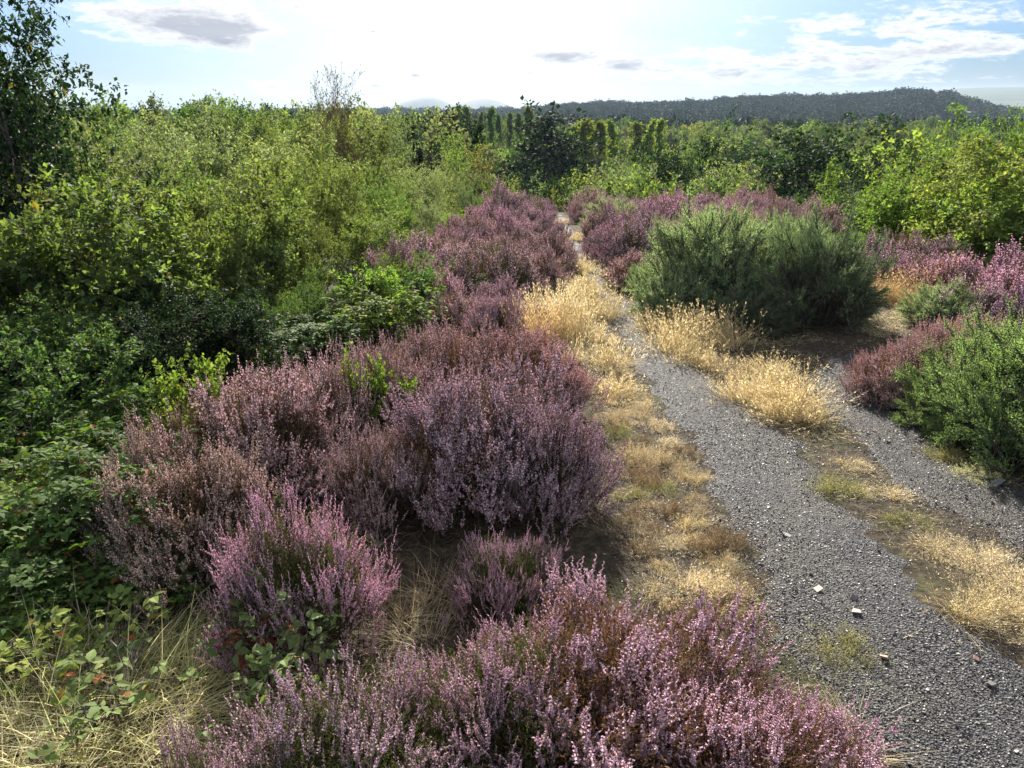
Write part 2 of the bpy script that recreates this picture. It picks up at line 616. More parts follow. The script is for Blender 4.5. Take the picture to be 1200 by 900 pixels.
def tree_at(key, px, py_top, dist, color, label, cat, group=None, wide=1.0, rng=RNG):
    """Stand a tree where the sight line through (px, py_top) meets its top."""
    p = sight(px, py_top, dist)
    g = float(h(p[0], p[1]))
    H = max(p[2] - g, .5)
    s = H / TOP[key]
    part = PROTO[key][1][1][0]
    o = place(key, (p[0], p[1], g), (s * wide, s * wide, s), rng.uniform(0, 6.28), label, cat, group, {part: tint(rng, color)})
    TREES.append((p[0], p[1], s))
    return o


# ---- the trees one can point to
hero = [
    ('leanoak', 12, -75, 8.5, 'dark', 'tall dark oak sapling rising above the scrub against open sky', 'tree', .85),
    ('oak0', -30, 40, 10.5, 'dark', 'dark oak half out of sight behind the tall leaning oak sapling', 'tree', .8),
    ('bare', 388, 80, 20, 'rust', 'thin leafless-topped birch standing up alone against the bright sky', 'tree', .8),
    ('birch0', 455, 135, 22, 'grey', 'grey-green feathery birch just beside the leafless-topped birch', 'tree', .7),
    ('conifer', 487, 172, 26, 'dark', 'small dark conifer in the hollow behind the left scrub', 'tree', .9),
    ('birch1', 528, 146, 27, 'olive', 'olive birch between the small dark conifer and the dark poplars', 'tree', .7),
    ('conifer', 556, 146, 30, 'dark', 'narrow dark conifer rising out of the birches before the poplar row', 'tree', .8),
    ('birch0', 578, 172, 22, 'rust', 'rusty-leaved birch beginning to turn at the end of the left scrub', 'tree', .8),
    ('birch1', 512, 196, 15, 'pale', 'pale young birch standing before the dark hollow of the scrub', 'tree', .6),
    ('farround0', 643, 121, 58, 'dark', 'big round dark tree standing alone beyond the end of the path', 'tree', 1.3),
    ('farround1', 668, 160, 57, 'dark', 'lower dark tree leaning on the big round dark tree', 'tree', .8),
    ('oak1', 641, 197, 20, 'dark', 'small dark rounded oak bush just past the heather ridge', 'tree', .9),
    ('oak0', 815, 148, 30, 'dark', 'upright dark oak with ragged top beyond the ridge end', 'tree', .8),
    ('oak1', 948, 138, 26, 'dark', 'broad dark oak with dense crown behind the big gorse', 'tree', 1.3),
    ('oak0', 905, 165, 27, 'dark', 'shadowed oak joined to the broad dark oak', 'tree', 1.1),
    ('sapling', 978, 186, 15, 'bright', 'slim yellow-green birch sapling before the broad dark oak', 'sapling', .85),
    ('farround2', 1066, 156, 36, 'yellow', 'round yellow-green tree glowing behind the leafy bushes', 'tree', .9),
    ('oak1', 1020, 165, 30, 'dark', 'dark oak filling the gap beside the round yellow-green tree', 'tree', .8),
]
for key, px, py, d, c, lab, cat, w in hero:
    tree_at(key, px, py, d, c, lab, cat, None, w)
rr = rg(31)
for i, px in enumerate((540, 550, 562, 574, 585, 597, 609, 621)):
    tree_at(f'poplar{i % 2}', px + rr.uniform(-2, 2), rr.uniform(124, 136), 92 + rr.uniform(-9, 9), rr.choice(['olive', 'grey', 'mid']), f'{nth(i)} slender poplar from the left in the tall poplar row', 'tree', 'slender poplar row', rr.uniform(.75, 1.0))
for i, px in enumerate((672, 684, 696, 707, 719, 748, 760, 772)):
    tree_at(f'poplar{i % 2}', px + rr.uniform(-2, 2), rr.uniform(136, 146), 72 + rr.uniform(-7, 7), rr.choice(['yellow', 'yellow', 'bright']), f'{nth(i)} yellow-green poplar from the left beyond the round dark tree', 'tree', 'yellow-green poplars', rr.uniform(.8, 1.15))

# ---- the scrub on the falling ground: rows going back
rr = rg(41)
rows = [
    # distance, pixel columns, top row, colours, kinds, words
    ([(4.7, -60, 330), (4.5, 60, 352), (4.6, 165, 348), (4.9, 262, 345), (5.4, 352, 330), (5.9, 420, 318)], 'mid', 'scrub', 'dense green thorn shrub', 'row above the brambles'),
    ([(6.2, -50, 205), (6.0, 40, 222), (6.3, 128, 215), (6.4, 214, 228), (6.7, 296, 232), (7.2, 370, 238), (7.8, 440, 255), (8.6, 492, 262)], 'olive', 'scrub', 'sunlit olive-green thorn shrub', 'second scrub row'),
    ([(9.0, -40, 176), (8.8, 60, 190), (9.2, 150, 182), (9.6, 235, 178), (10, 318, 182), (10.6, 392, 192), (11.5, 452, 205), (13, 505, 225)], 'olive', 'sallow', 'loose olive sallow', 'third scrub row'),
    ([(13, 20, 150), (13, 108, 152), (13.5, 185, 146), (14, 262, 148), (14.5, 335, 150), (15.5, 410, 158), (16.5, 470, 178), (19, 530, 205)], 'pale', 'sallow', 'pale grey-green sallow', 'fourth scrub row'),
]
for row, c, kind, words, where in rows:
    for i, (d, px, py) in enumerate(row):
        cc = c if rr.uniform() < .65 else rr.choice((['mid', 'dark'] if i < 6 and d < 6 else ['mid', 'olive', 'pale', 'yellow']) if kind == 'scrub' else ['olive', 'grey', 'pale', 'mid'])
        k = f'{kind}{rr.integers(0, 4 if kind == "scrub" else 3)}'
        tree_at(k, px + rr.uniform(-8, 8), py + rr.uniform(-14, 14), d * rr.uniform(.96, 1.06), cc, f'{words}, {nth(i)} from the left in the {where}', 'shrub', where, rr.uniform(.8, 1.15), rr)
i = 0
for d, step, top in ((20, 62, 138), (27, 48, 131), (38, 36, 124), (55, 27, 116)):
    px, j = -30.0, 0
    while px < (470 if d < 30 else 540):
        kk = rr.choice(['birch0', 'birch1', 'oak0', 'oak1']) if d < 30 else rr.choice(['farround0', 'farround1', 'farround2', 'farbirch0', 'farbirch1', 'farbirch2'])
        c = rr.choice(['grey', 'mid', 'pale', 'dark', 'olive'])
        word = {'grey': 'greyish', 'mid': 'mid-green', 'pale': 'pale', 'dark': 'dark', 'olive': 'olive'}[c]
        nm = 'oak' if 'oak' in kk else 'birch' if 'birch' in kk else 'broad tree'
        t = top + rr.uniform(-6, 8) + (px > 440) * (12 if d < 50 else 8) + (d > 50) * (px > 300) * 3
        tree_at(kk, px, t, d * rr.uniform(.93, 1.07), c, f'{word} {nm}, {nth(j)} from the left in the {["nearer", "middle", "farther", "last"][i]} tree line above the scrub', 'tree', 'tree lines above the scrub', .9, rr)
        px += step * rr.uniform(.7, 1.3)
        j += 1
    i += 1

# ---- bushes just past the ridge end and down the right side
rr = rg(51)
bank = [
    ('broad0', 1045, 207, 11.2, 'bright', 'bright leafy bush with large sunlit leaves behind the big gorse', 1.1),
    ('broad1', 1110, 216, 10.6, 'bright', 'yellow-green leafy bush spreading above the pink heather', 1.2),
    ('broad0', 1180, 196, 10.2, 'yellow', 'tall leafy bush at the edge beside the green gorse', 1.2),
    ('scrub1', 1140, 178, 12.5, 'olive', 'olive thorn shrub behind the bright leafy bushes', 1.1),
    ('scrub2', 1090, 196, 13.5, 'olive', 'rounded olive shrub below the round yellow-green tree', 1.1),
    ('sallow0', 1200, 126, 12, 'bright', 'tall bright sallow reaching up at the far edge', .9),
    ('sallow1', 1160, 152, 16, 'olive', 'olive sallow behind the tall bright sallow', 1.0),
    ('scrub3', 1245, 165, 10, 'yellow', 'yellow thorn shrub just past the tall bright sallow', 1.1),
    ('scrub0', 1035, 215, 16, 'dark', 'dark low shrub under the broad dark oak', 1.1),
    ('sallow2', 720, 190, 24, 'silver', 'silvery sallow bush at the far end of the heather', .9),
    ('scrub0', 690, 205, 21, 'silver', 'grey-green thorn bush beside the silvery sallow', 1.0),
    ('scrub1', 755, 203, 22, 'yellow', 'yellow-green bush behind the small pale gorse', 1.0),
    ('scrub2', 790, 198, 24, 'pale', 'pale bush tucked against the upright dark oak', 1.0),
    ('scrub3', 850, 202, 22, 'olive', 'olive bush at the foot of the upright dark oak', 1.1),
    ('sallow0', 878, 196, 24, 'pale', 'pale loose sallow between the two dark oaks', .9),
    ('scrub0', 612, 218, 19, 'yellow', 'yellow-green bush where the scrub meets the heather ridge', 1.0),
    ('scrub1', 590, 222, 17, 'bright', 'small bright bush at the end of the left heather bank', 1.0),
    ('scrub2', 668, 210, 23, 'yellow', 'low yellow bush under the lower dark tree', 1.0),
    ('scrub3', 1000, 205, 20, 'mid', 'green shrub in the shade beside the slim sapling', 1.0),
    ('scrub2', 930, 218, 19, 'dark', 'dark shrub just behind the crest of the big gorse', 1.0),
    ('scrub1', 880, 226, 17, 'olive', 'low olive shrub at the back of the heather', 1.0),
    ('scrub3', 812, 212, 20, 'mid', 'green shrub below the ragged-topped oak', 1.0),
    ('sallow1', 545, 215, 14, 'grey', 'grey sallow in front of the dark hollow', .8),
    ('scrub0', 535, 262, 11.5, 'bright', 'bright thorn shrub leaning over the left heather', .9),
    ('scrub2', 470, 318, 6.6, 'bright', 'small leafy thorn bush with big sunlit leaves above the heather', 1.0),
    ('broad1', 455, 345, 5.6, 'bright', 'bright broad-leaved bush at the corner of the left scrub', .9),
    ('broad1', 240, 408, 3.5, 'bright', 'bright yellow-green sapling sprig poking over the big dusky heather', .8),
    ('broad0', 428, 452, 3.35, 'bright', 'small green leafy sprig between the dusky and mauve heathers', .7),
    ('broad0', 500, 352, 5.9, 'mid', 'low broad-leaved bush touching the reddish heather', .9),
]
for key, px, py, d, c, lab, w in bank:
    tree_at(key, px, py, d, c, lab, 'shrub' if 'scrub' in key or 'sallow' in key else 'bush', None, w, rr)

# ---- the wood beyond: singles out to about 180 m, the rest one mass
rr = rg(61)
PYD = [(22, 220), (30, 210), (45, 195), (60, 182), (90, 166), (120, 154), (180, 142)]
count = {}
spots = []
tries = 0
while tries < 9000 and len(spots) < 330:
    tries += 1
    d = math.sqrt(rr.uniform(27 ** 2, 185 ** 2))
    az = R(rr.uniform(-6 if d > 60 else 4, 38))
    if (d < 57 and math.degrees(az) < 6.6) or (d < 25 and 18 < math.degrees(az) < 27) or (d < 29 and 12 < math.degrees(az) < 16.5):
        continue          # open ground before the big dark trees
    x, y = d * math.sin(az), d * math.cos(az)
    gap = 2.3 + .022 * d
    if any((x - a) ** 2 + (y - b) ** 2 < gap * gap for a, b, _ in spots) or any((x - a) ** 2 + (y - b) ** 2 < (gap * .75) ** 2 for a, b, _ in TREES):
        continue
    spots.append((x, y, d))
spots.sort(key=lambda s: (int(s[2] / 22), math.atan2(s[0], s[1])))
BAND = ['below the ridge', 'below the ridge', 'just past the ridge trees', 'level with the round dark tree', 'level with the yellow poplars', 'level with the dark poplars', 'behind the poplars', 'before the distant wood', 'at the edge of the distant wood']
for x, y, d in spots:
    py = np.interp(d, [a for a, b in PYD], [b for a, b in PYD]) + rr.uniform(-9, 10) * (1 if d < 100 else .6)
    az = math.degrees(math.atan2(x, y))
    px = 600 + F_PX * math.tan(R(az)) * math.cos(PITCH - math.atan((450 - py) / F_PX)) / math.cos(math.atan((450 - py) / F_PX))
    kind = rr.choice(['farround', 'farbirch'], p=[.6, .4])
    c = rr.choice(['dark', 'mid', 'olive', 'yellow', 'pale', 'grey', 'silver'], p=[.22, .24, .2, .14, .1, .07, .03])
    key = f'{kind}{rr.integers(0, 3)}'
    if d < 42:
        key = f'{"oak" if kind == "farround" else "birch"}{rr.integers(0, 2)}'
    b = min(int(d / 22), 8)
    nm = {'oak': 'oak', 'bir': 'birch', 'far': 'broadleaf' if kind == 'farround' else 'birch'}[key[:3]]
    word = {'mid': 'mid-green', 'yellow': 'yellow-green', 'silver': 'silvery', 'grey': 'greyish'}.get(c, c)
    ck = (word, nm, BAND[b])
    count[ck] = count.get(ck, 0) + 1
    tree_at(key, px, py, d, c, f'{word} {nm}, {nth(count[ck] - 1)} of its colour from the left, {BAND[b]}', 'tree', 'trees of the wood beyond the ridge', rr.uniform(.85, 1.25), rr)


def far_wood():
    rng = rg(71)
    mb = MB()
    n = 7600
    r = np.sqrt(rng.uniform(185 ** 2, 740 ** 2, n * 2))
    r = r[rng.uniform(0, 1, len(r)) < np.clip(250 / r, .34, 1)][:n]
    az = np.radians(rng.uniform(-38, 42, len(r)))
    x, y = r * np.sin(az), r * np.cos(az)
    z = h(x, y)
    size = rng.uniform(2.2, 5.0, len(r)) * (1 + r / 2500)
    lift = rng.uniform(3.4, 5.4, len(r))
    for sel, m, lo_, hi_ in ((r > 300, 230, .13, .24), (r <= 300, 190, .16, .30)):
        k = int(sel.sum())
        u = rnd_unit(rng, k * m).reshape(k, m, 3)
        u[..., 2] = np.abs(u[..., 2]) * 1.05 - .25
        ph = rng.uniform(0, 6.28, (k, 1, 3))
        lump = 1 + .26 * np.sin(u[..., 0] * 4.3 + ph[..., 0]) * np.sin(u[..., 1] * 4.0 + u[..., 2] * 3 + ph[..., 1])
        rad = size[sel][:, None] * lump * (1 - .38 * rng.uniform(0, 1, (k, m)) ** 1.6)
        P = (np.stack([x[sel], y[sel], z[sel] + lift[sel] + size[sel] * .2], 1)[:, None] + u * rad[..., None] * np.array([1, 1, .88])).reshape(-1, 3)
        q = k * m
        Un = u.reshape(-1, 3)
        D = rnd_unit(rng, q)
        Nn = unit(Un * .8 + rnd_unit(rng, q) * .8)
        S = np.repeat(size[sel], m) * rng.uniform(lo_, hi_, q)
        leaves(mb, P, D, Nn, S, S * .9, .15)
    return mb


m_wood, nt, nd, ln, out = mat('far_canopy')
tcn = N(nt, 'ShaderNodeTexCoord').outputs['Object']
pbn = N(nt, 'ShaderNodeBsdfPrincipled')
pbn.inputs['Roughness'].default_value, pbn.inputs['Specular IOR Level'].default_value = .8, .1
ln.new(ramp(nt, noise(nt, tcn, .045, 3, .6), [(.32, (.014, .032, .016)), (.46, (.025, .050, .021)), (.58, (.038, .064, .025)), (.7, (.062, .082, .030))]), pbn.inputs['Base Color'])
ln.new(pbn.outputs[0], out.inputs['Surface'])
fw = link('woods', far_wood().mesh('woods', m_wood))
tag(fw, 'far dark wood covering the long hill', 'wood', None, 'stuff')


# ------------------------------------------------------------------ heather
def dome(rng, n, rad, hgt, seed, shell=(0.0, .25), zmin=.12):
    """Points in the outer layer of a lumpy dome and the way out of it."""
    u = rnd_unit(rng, n * 3)
    u[:, 2] = np.abs(u[:, 2])
    u = u[u[:, 2] > rng.uniform(-.1, .45, len(u))][:n]
    r = np.random.default_rng(seed)
    a = r.uniform(0, 6.28, 6)
    lump = .97 + .17 * np.sin(u[:, 0] * 4.3 + a[0]) * np.sin(u[:, 1] * 4.1 + a[1]) + .15 * np.sin(u[:, 0] * 9 + u[:, 1] * 5 + a[2]) * np.sin(u[:, 1] * 8 - u[:, 2] * 6 + a[3])
    s = lump * (1 - rng.uniform(shell[0], shell[1], len(u)))
    P = u * s[:, None] * np.array([rad, rad, hgt])
    P[:, 2] += zmin * .3
    out = unit(u * np.array([1 / rad, 1 / rad, 1 / hgt]))
    return P, out


def spikes(mb_f, mb_s, rng, P, D, L, bells_per, bell, sprig=True):
    n = len(P)
    # florets spiral up the top of each shoot
    t = (np.arange(bells_per)[None] + rng.uniform(0, 1, (n, bells_per))) / bells_per
    a, b = frames(D)
    phi = t * 31 + rng.uniform(0, 6.28, (n, 1))
    rad = bell * (1.1 - .8 * t)
    bend = (rng.normal(size=(n, 3)) * .10)[:, None] * (t ** 2)[..., None]
    ctr = P[:, None] + (D[:, None] + bend) * (t * L[:, None])[..., None]
    side = a[:, None] * np.cos(phi)[..., None] + b[:, None] * np.sin(phi)[..., None]
    q = n * bells_per
    PP = (ctr + side * rad[..., None]).reshape(-1, 3)
    DD = unit(side.reshape(-1, 3) + np.repeat(D, bells_per, 0) * .55 + rnd_unit(rng, q) * .4)
    SS = bell * rng.uniform(.55, 1.0, q) * (1.1 - .45 * t.ravel())
    bells(mb_f, PP, DD, SS, rng)


def make_heather(key, seed, rad, hgt, n, per, bell, length, stem_n, sprig_n):
    rng = rg(seed)
    f, s, w = MB(), MB(), MB()
    per_spray = 8
    C, oc = dome(rng, n // per_spray, rad, hgt, seed, (-.10, .16))
    DC = unit(oc * .6 + np.array([0, 0, .75]) + rng.normal(size=C.shape) * .2)
    a = np.random.default_rng(seed + 7).uniform(0, 6.28, 4)
    bare = np.sin(C[:, 0] * 11 + a[0]) * np.sin(C[:, 1] * 10 + a[1]) + .7 * np.sin(C[:, 2] * 15 + C[:, 0] * 9 + a[2]) + rng.normal(size=len(C)) * .35
    keep = bare > -.62          # withered gaps show the stems
    C, DC = C[keep], DC[keep]
    vig = np.repeat(rng.uniform(.6, 1.35, len(C)), per_spray)
    off = rng.normal(size=(len(C), per_spray, 3)) * .024
    P = (C[:, None] + off + DC[:, None] * rng.uniform(-.07, .02, (len(C), per_spray, 1))).reshape(-1, 3)
    D = unit(np.repeat(DC, per_spray, 0) + off.reshape(-1, 3) * 6 + rng.normal(size=P.shape) * .10)
    L = length * rng.uniform(.6, 1.3, len(P)) * vig
    spikes(f, s, rng, P - D * (L * .3)[:, None], D, L, per, bell)
    # side sprays make the spikes branch
    k = rng.choice(len(P), len(P) // 3)
    Ds = unit(D[k] + rnd_unit(rng, len(k)) * .7)
    spikes(f, s, rng, P[k] - D[k] * (L[k] * .35)[:, None], Ds, L[k] * .6, max(per * 2 // 3, 4), bell * .9)
    # leafy green and brown shoots below the flowers
    Q, o2 = dome(rng, sprig_n, rad * .95, hgt * .95, seed, (.03, .45))
    D2 = unit(o2 * .5 + np.array([0, 0, .8]) + rng.normal(size=Q.shape) * .35)
    m = 8
    for j in range(m):
        lt = rng.uniform(.0, 1, len(Q))
        pos = Q + D2 * (lt * length * 1.2)[:, None]
        dd = unit(D2 + rnd_unit(rng, len(Q)) * .8)
        S = length * .19 * rng.uniform(.5, 1.2, len(Q))
        leaves(s, pos, dd, rnd_unit(rng, len(Q)), S, S * .28, .2)
    # woody stems fanning from the root
    T, o3 = dome(rng, stem_n, rad * .92, hgt * .92, seed, (.0, .25))
    base = np.stack([T[:, 0] * .12, T[:, 1] * .12, np.zeros(len(T)) - .04], 1)
    mid = base * .4 + T * .5 + np.array([0, 0, .03]) * hgt + rng.normal(size=T.shape) * .02
    r0 = np.full(len(T), .0028) * rng.uniform(.6, 1.5, len(T))
    tubes(w, base, mid, r0, r0 * .7, 3)
    tubes(w, mid, T, r0 * .7, r0 * .3, 3)
    tubes(w, P - D * (L * 1.1)[:, None], P + D * (L * .45)[:, None], np.full(len(P), bell * .28), np.full(len(P), bell * .15), 3)
    proto(key, 'heather_bush', [('stem', w.mesh('heather_stem', M_TWIG)), ('foliage', s.mesh('heather_foliage', M_SPRIG)), ('blossom', f.mesh('heather_blossom', M_BLOOM))])


for k in range(2):
    make_heather(f'heath_near{k}', 300 + k, .50, .42, 2200, 44, .0045, .095, 420, 3600)
for k in range(3):
    make_heather(f'heath_mid{k}', 310 + k, .50, .45, 2500, 18, .0055, .085, 420, 2400)
for k in range(3):
    make_heather(f'heath_far{k}', 320 + k, .50, .42, 1000, 9, .0100, .10, 160, 900)

TONE = dict(pink=(.63, .47, .545), mauve=(.60, .48, .53), dusky=(.58, .47, .47), rose=(.59, .45, .44), brown=(.53, .44, .39))
SPR = dict(green=(.06, .075, .026), brown=(.085, .058, .035), rust=(.12, .068, .04))


def jig(rng, c, v=.12):
    return tuple(float(x) for x in np.array(c) * rng.uniform(1 - v, 1 + v))


HEATH = []


def heather(px, py_base, dist, rad, hgt, tone, label, lod, spr='brown', rz=0, group=None):
    d = ray(px, py_base)
    s = dist / math.hypot(d[0], d[1])
    x, y = d[0] * s, d[1] * s
    put_heather(x, y, rad, hgt, tone, label, lod, spr, rz, group)


def put_heather(x, y, rad, hgt, tone, label, lod, spr='brown', rz=0, group=None):
    g = float(h(x, y))
    nm, H0 = ('near', .42) if lod == 0 else ('mid', .45) if lod == 1 else ('far', .42)
    k = len(HEATH) % (2 if lod == 0 else 3)
    place(f'heath_{nm}{k}', (x, y, g - .015), (rad / .5, rad / .5, hgt / H0), rz or RNG.uniform(0, 6.28), label, 'heather', group,
          {'blossom': jig(RNG, TONE[tone]), 'foliage': jig(RNG, SPR[spr])})
    HEATH.append((x, y, rad))


near_heath = [
    # px, py, distance, radius, height, tone, label, lod, sprig
    (720, 910, 1.50, .44, .33, 'pink', 'big bright pink heather bush at the very bottom beside the path', 0, 'rust'),
    (875, 940, 1.42, .30, .25, 'pink', 'pink heather clump leaning over the path edge at the bottom', 0, 'rust'),
    (595, 930, 1.45, .30, .30, 'pink', 'pink heather clump joined to the big bright pink bush', 0, 'green'),
    (400, 950, 1.30, .32, .33, 'mauve', 'lilac heather with tall spikes at the bottom before the yellow grass', 0, 'green'),
    (255, 970, 1.27, .20, .32, 'mauve', 'small lilac heather sprays above the yellow grass', 0, 'green'),
    (348, 700, 2.05, .27, .37, 'pink', 'rounded pale pink heather mound beside the brambles', 0, 'green'),
    (565, 600, 2.80, .44, .48, 'mauve', 'large mauve heather mound in the middle of the near bank', 1, 'brown'),
    (632, 600, 2.75, .29, .40, 'mauve', 'mauve heather shoulder overhanging the dry verge of the path', 1, 'brown'),
    (450, 590, 2.72, .25, .32, 'dusky', 'dusky twiggy heather between the pink mound and the large mauve mound', 1, 'brown'),
    (590, 690, 2.05, .20, .22, 'pink', 'low sparse pink heather in front of the large mauve mound', 0, 'green'),
    (290, 520, 3.05, .42, .50, 'dusky', 'big dusky heather bush below the dense scrub', 1, 'brown'),
    (380, 490, 3.35, .28, .44, 'dusky', 'dusky heather bush grown into the big dusky one', 1, 'brown'),
    (235, 610, 2.55, .32, .38, 'brown', 'faded brown heather bush above the bramble patch', 1, 'brown'),
    (190, 560, 2.85, .28, .38, 'brown', 'faded brown heather spilling down the bank into brambles', 1, 'brown'),
    (575, 480, 3.60, .42, .46, 'rose', 'reddish heather mound behind the large mauve mound', 1, 'rust'),
    (632, 465, 3.75, .30, .38, 'rose', 'reddish heather at the edge of the golden grass', 1, 'rust'),
    (450, 480, 3.60, .30, .42, 'dusky', 'dusky heather in front of the bright broad-leaved bush', 1, 'brown'),
    (515, 455, 4.00, .30, .38, 'dusky', 'dusky heather tucked between reddish mound and leafy bush', 1, 'brown'),
    (1092, 418, 4.75, .34, .36, 'rose', 'rose-red heather clump beside the green gorse at the edge', 1, 'rust'),
    (1050, 425, 4.75, .26, .28, 'rose', 'small rose-red heather at the end of the bare gravel', 1, 'rust'),
    (1030, 290, 8.2, .40, .36, 'mauve', 'mauve heather just past the dark bushy gorse below the leafy bushes', 2, 'brown'),
    (1080, 300, 7.9, .38, .32, 'pink', 'pink heather behind the orange dry grass', 2, 'brown'),
    (1125, 306, 7.6, .40, .36, 'rose', 'rosy heather midway along the band under the leafy bushes', 2, 'rust'),
    (1170, 312, 7.4, .42, .40, 'pink', 'bright pink heather in the band under the yellow-green leafy bush', 2, 'green'),
    (1210, 325, 7.0, .42, .42, 'pink', 'pink heather at the very edge above the tall gorse', 2, 'brown'),
    (1145, 335, 6.7, .34, .32, 'mauve', 'mauve heather before the bright pink band, behind the gorse sprig', 2, 'brown'),
    (1100, 282, 8.8, .40, .34, 'dusky', 'dark dusky heather tucked against the leafy bushes', 2, 'brown'),
    (1060, 276, 8.9, .38, .40, 'dusky', 'dusky purple heather in the shade of the leafy bush', 2, 'brown'),
    (1135, 392, 5.2, .36, .38, 'rose', 'rose-red heather behind the green gorse at the edge', 1, 'rust'),
]
for px, py, d, r_, hh, tone, lab, lod, spr in near_heath:
    heather(px, py, d, r_, hh, tone, lab, lod, spr)


# ------------------------------------------------------------------ path
ROWS = [(890, 1050, 1330), (800, 950, 1260), (750, 903, 1175), (700, 880, 1104), (640, 858, 1045), (570, 826, 985), (500, 792, 915), (450, 755, 855), (400, 724, 790), (370, 708, 750),
        (345, 694, 722), (320, 682, 702), (300, 668, 686), (280, 662, 678), (262, 655, 670)]
PL = np.array([ground_at(a, y)[:2] for y, a, b in ROWS])
PR = np.array([ground_at(b, y)[:2] for y, a, b in ROWS])
PY_ = (PL[:, 1] + PR[:, 1]) / 2
PXL, PXR = PL[:, 0], PR[:, 0]
PY_ = np.concatenate([[-3.0], PY_])
PXL = np.concatenate([[.95], PXL])
PXR = np.concatenate([[2.2], PXR])
BARE = np.array([ground_at(a, b)[:2] for a, b in ((925, 440), (960, 405), (1020, 390), (1060, 440), (1110, 510), (1190, 560), (1290, 600), (1330, 690), (1240, 690), (1150, 640), (1040, 580), (960, 500))])


def in_poly(x, y, poly):
    ins = np.zeros(np.shape(x), bool)
    j = len(poly) - 1
    for i in range(len(poly)):
        xi, yi, xj, yj = *poly[i], *poly[j]
        c = ((yi > y) != (yj > y)) & (x < (xj - xi) * (y - yi) / (yj - yi + 1e-12) + xi)
        ins ^= c
        j = i
    return ins


def seg_dist(x, y, poly):
    d = np.full(np.shape(x), 1e9)
    for i in range(len(poly)):
        ax, ay = poly[i]
        bx, by = poly[(i + 1) % len(poly)]
        t = np.clip(((x - ax) * (bx - ax) + (y - ay) * (by - ay)) / ((bx - ax) ** 2 + (by - ay) ** 2 + 1e-12), 0, 1)
        d = np.minimum(d, np.hypot(x - ax - t * (bx - ax), y - ay - t * (by - ay)))
    return d


def path_in(x, y):
    """Metres inside the bare gravel (negative: outside)."""
    l = np.interp(y, PY_, PXL)
    r = np.interp(y, PY_, PXR)
    a = np.minimum(x - l, r - x)
    dp = seg_dist(x, y, BARE)
    b = np.where(in_poly(x, y, BARE), dp, -dp) - .05 - .16 * np.maximum(wob(x, y, 4.2, 31) + .5 * wob(x, y, 11, 32) + .1, 0)
    return np.maximum(a, b)


def rough_edge(x, y):
    return .05 * wob(x, y, 7, 11) + .045 * wob(x, y, 24, 12) + .02 * wob(x, y, 70, 13)


gx, gy = np.arange(-.6, 4.6, .025), np.arange(-2.0, 13.5, .03)
X, Y = np.meshgrid(gx, gy)
mask = path_in(X[:-1, :-1] + .0125, Y[:-1, :-1] + .015) + rough_edge(X[:-1, :-1], Y[:-1, :-1]) > 0
ii = np.arange(X.size).reshape(X.shape)
q = np.stack([ii[:-1, :-1], ii[:-1, 1:], ii[1:, 1:], ii[1:, :-1]], -1)[mask]
used, inv = np.unique(q, return_inverse=True)
ux, uy = X.ravel()[used], Y.ravel()[used]
PATH_LIFT = lambda x, y: -.012 + .020 * smooth(-.02, .10, path_in(x, y) + rough_edge(x, y)) + .004 * wob(x, y, 9, 14)
V = np.stack([ux, uy, h(ux, uy) + PATH_LIFT(ux, uy)], 1)
po = link('path', MB().add(V, inv.reshape(-1, 4)).mesh('path', path_material(), True))
tag(po, 'dark gravel path running through the heather', 'path', None, 'structure')

# the ground, one sheet to the horizon
na, rad_ = 360, np.concatenate([np.linspace(.05, 16, 150), np.geomspace(16.3, 3150, 120)])
A = np.arange(na) * 2 * PI / na
GX, GY = np.outer(rad_, np.sin(A)), np.outer(rad_, np.cos(A))
V = np.stack([GX, GY, h(GX, GY)], -1).reshape(-1, 3)
i0 = np.arange(len(rad_) - 1)[:, None] * na
j0 = np.arange(na)[None]
j1 = (j0 + 1) % na
q = np.stack([i0 + j0, i0 + j1, i0 + na + j1, i0 + na + j0], -1).reshape(-1, 4)[:, ::-1]
cv = np.array([[0, 0, float(h(0, 0))]])
mbg = MB().add(V, q)
mbg.add(cv)
mbg.Fs.append(np.stack([np.full(na, na * len(rad_)), (np.arange(na) + 1) % na, np.arange(na)], 1)[:, ::-1])
go = link('ground', mbg.mesh('ground', ground_material(), True))
tag(go, 'heath ground falling away to woods and a far plain', 'ground', None, 'structure')
GROUND_MIN = float(V[:, 2].min())

# far blue hills
mbh = MB()
for pk, wd, py, dist in ((497, 62, 113.5, 2750), (566, 66, 115.5, 2800), (440, 60, 127, 2700)):
    c = sight(pk, py, dist)
    w = wd / F_PX * dist
    n = 40
    u = np.linspace(-1.4, 1.4, n)
    U, W = np.meshgrid(u, np.linspace(-1.2, 1.2, 24))
    prof = np.exp(-(U * 1.35) ** 2) * (1 + .12 * wob(U, W, 5, int(pk))) * np.exp(-(W * 1.3) ** 2)
    top = c[2]
    Z = -75 + (top + 75) * prof / prof.max()
    ca = math.atan2(c[0], c[1])
    X_ = c[0] + U * w * math.cos(ca) + W * 240 * math.sin(ca)
    Y_ = c[1] - U * w * math.sin(ca) + W * 240 * math.cos(ca)
    k = np.arange(n * 24).reshape(24, n)
    mbh.add(np.stack([X_, Y_, Z], -1).reshape(-1, 3), np.stack([k[:-1, :-1], k[:-1, 1:], k[1:, 1:], k[1:, :-1]], -1).reshape(-1, 4))
m_hill = bark_material('hill_grass', [(.3, (.03, .045, .03)), (.7, (.06, .075, .045))], .01)
tag(link('hills', mbh.mesh('hills', m_hill, True)), 'two pale blue hills on the horizon', 'hills', None, 'structure')

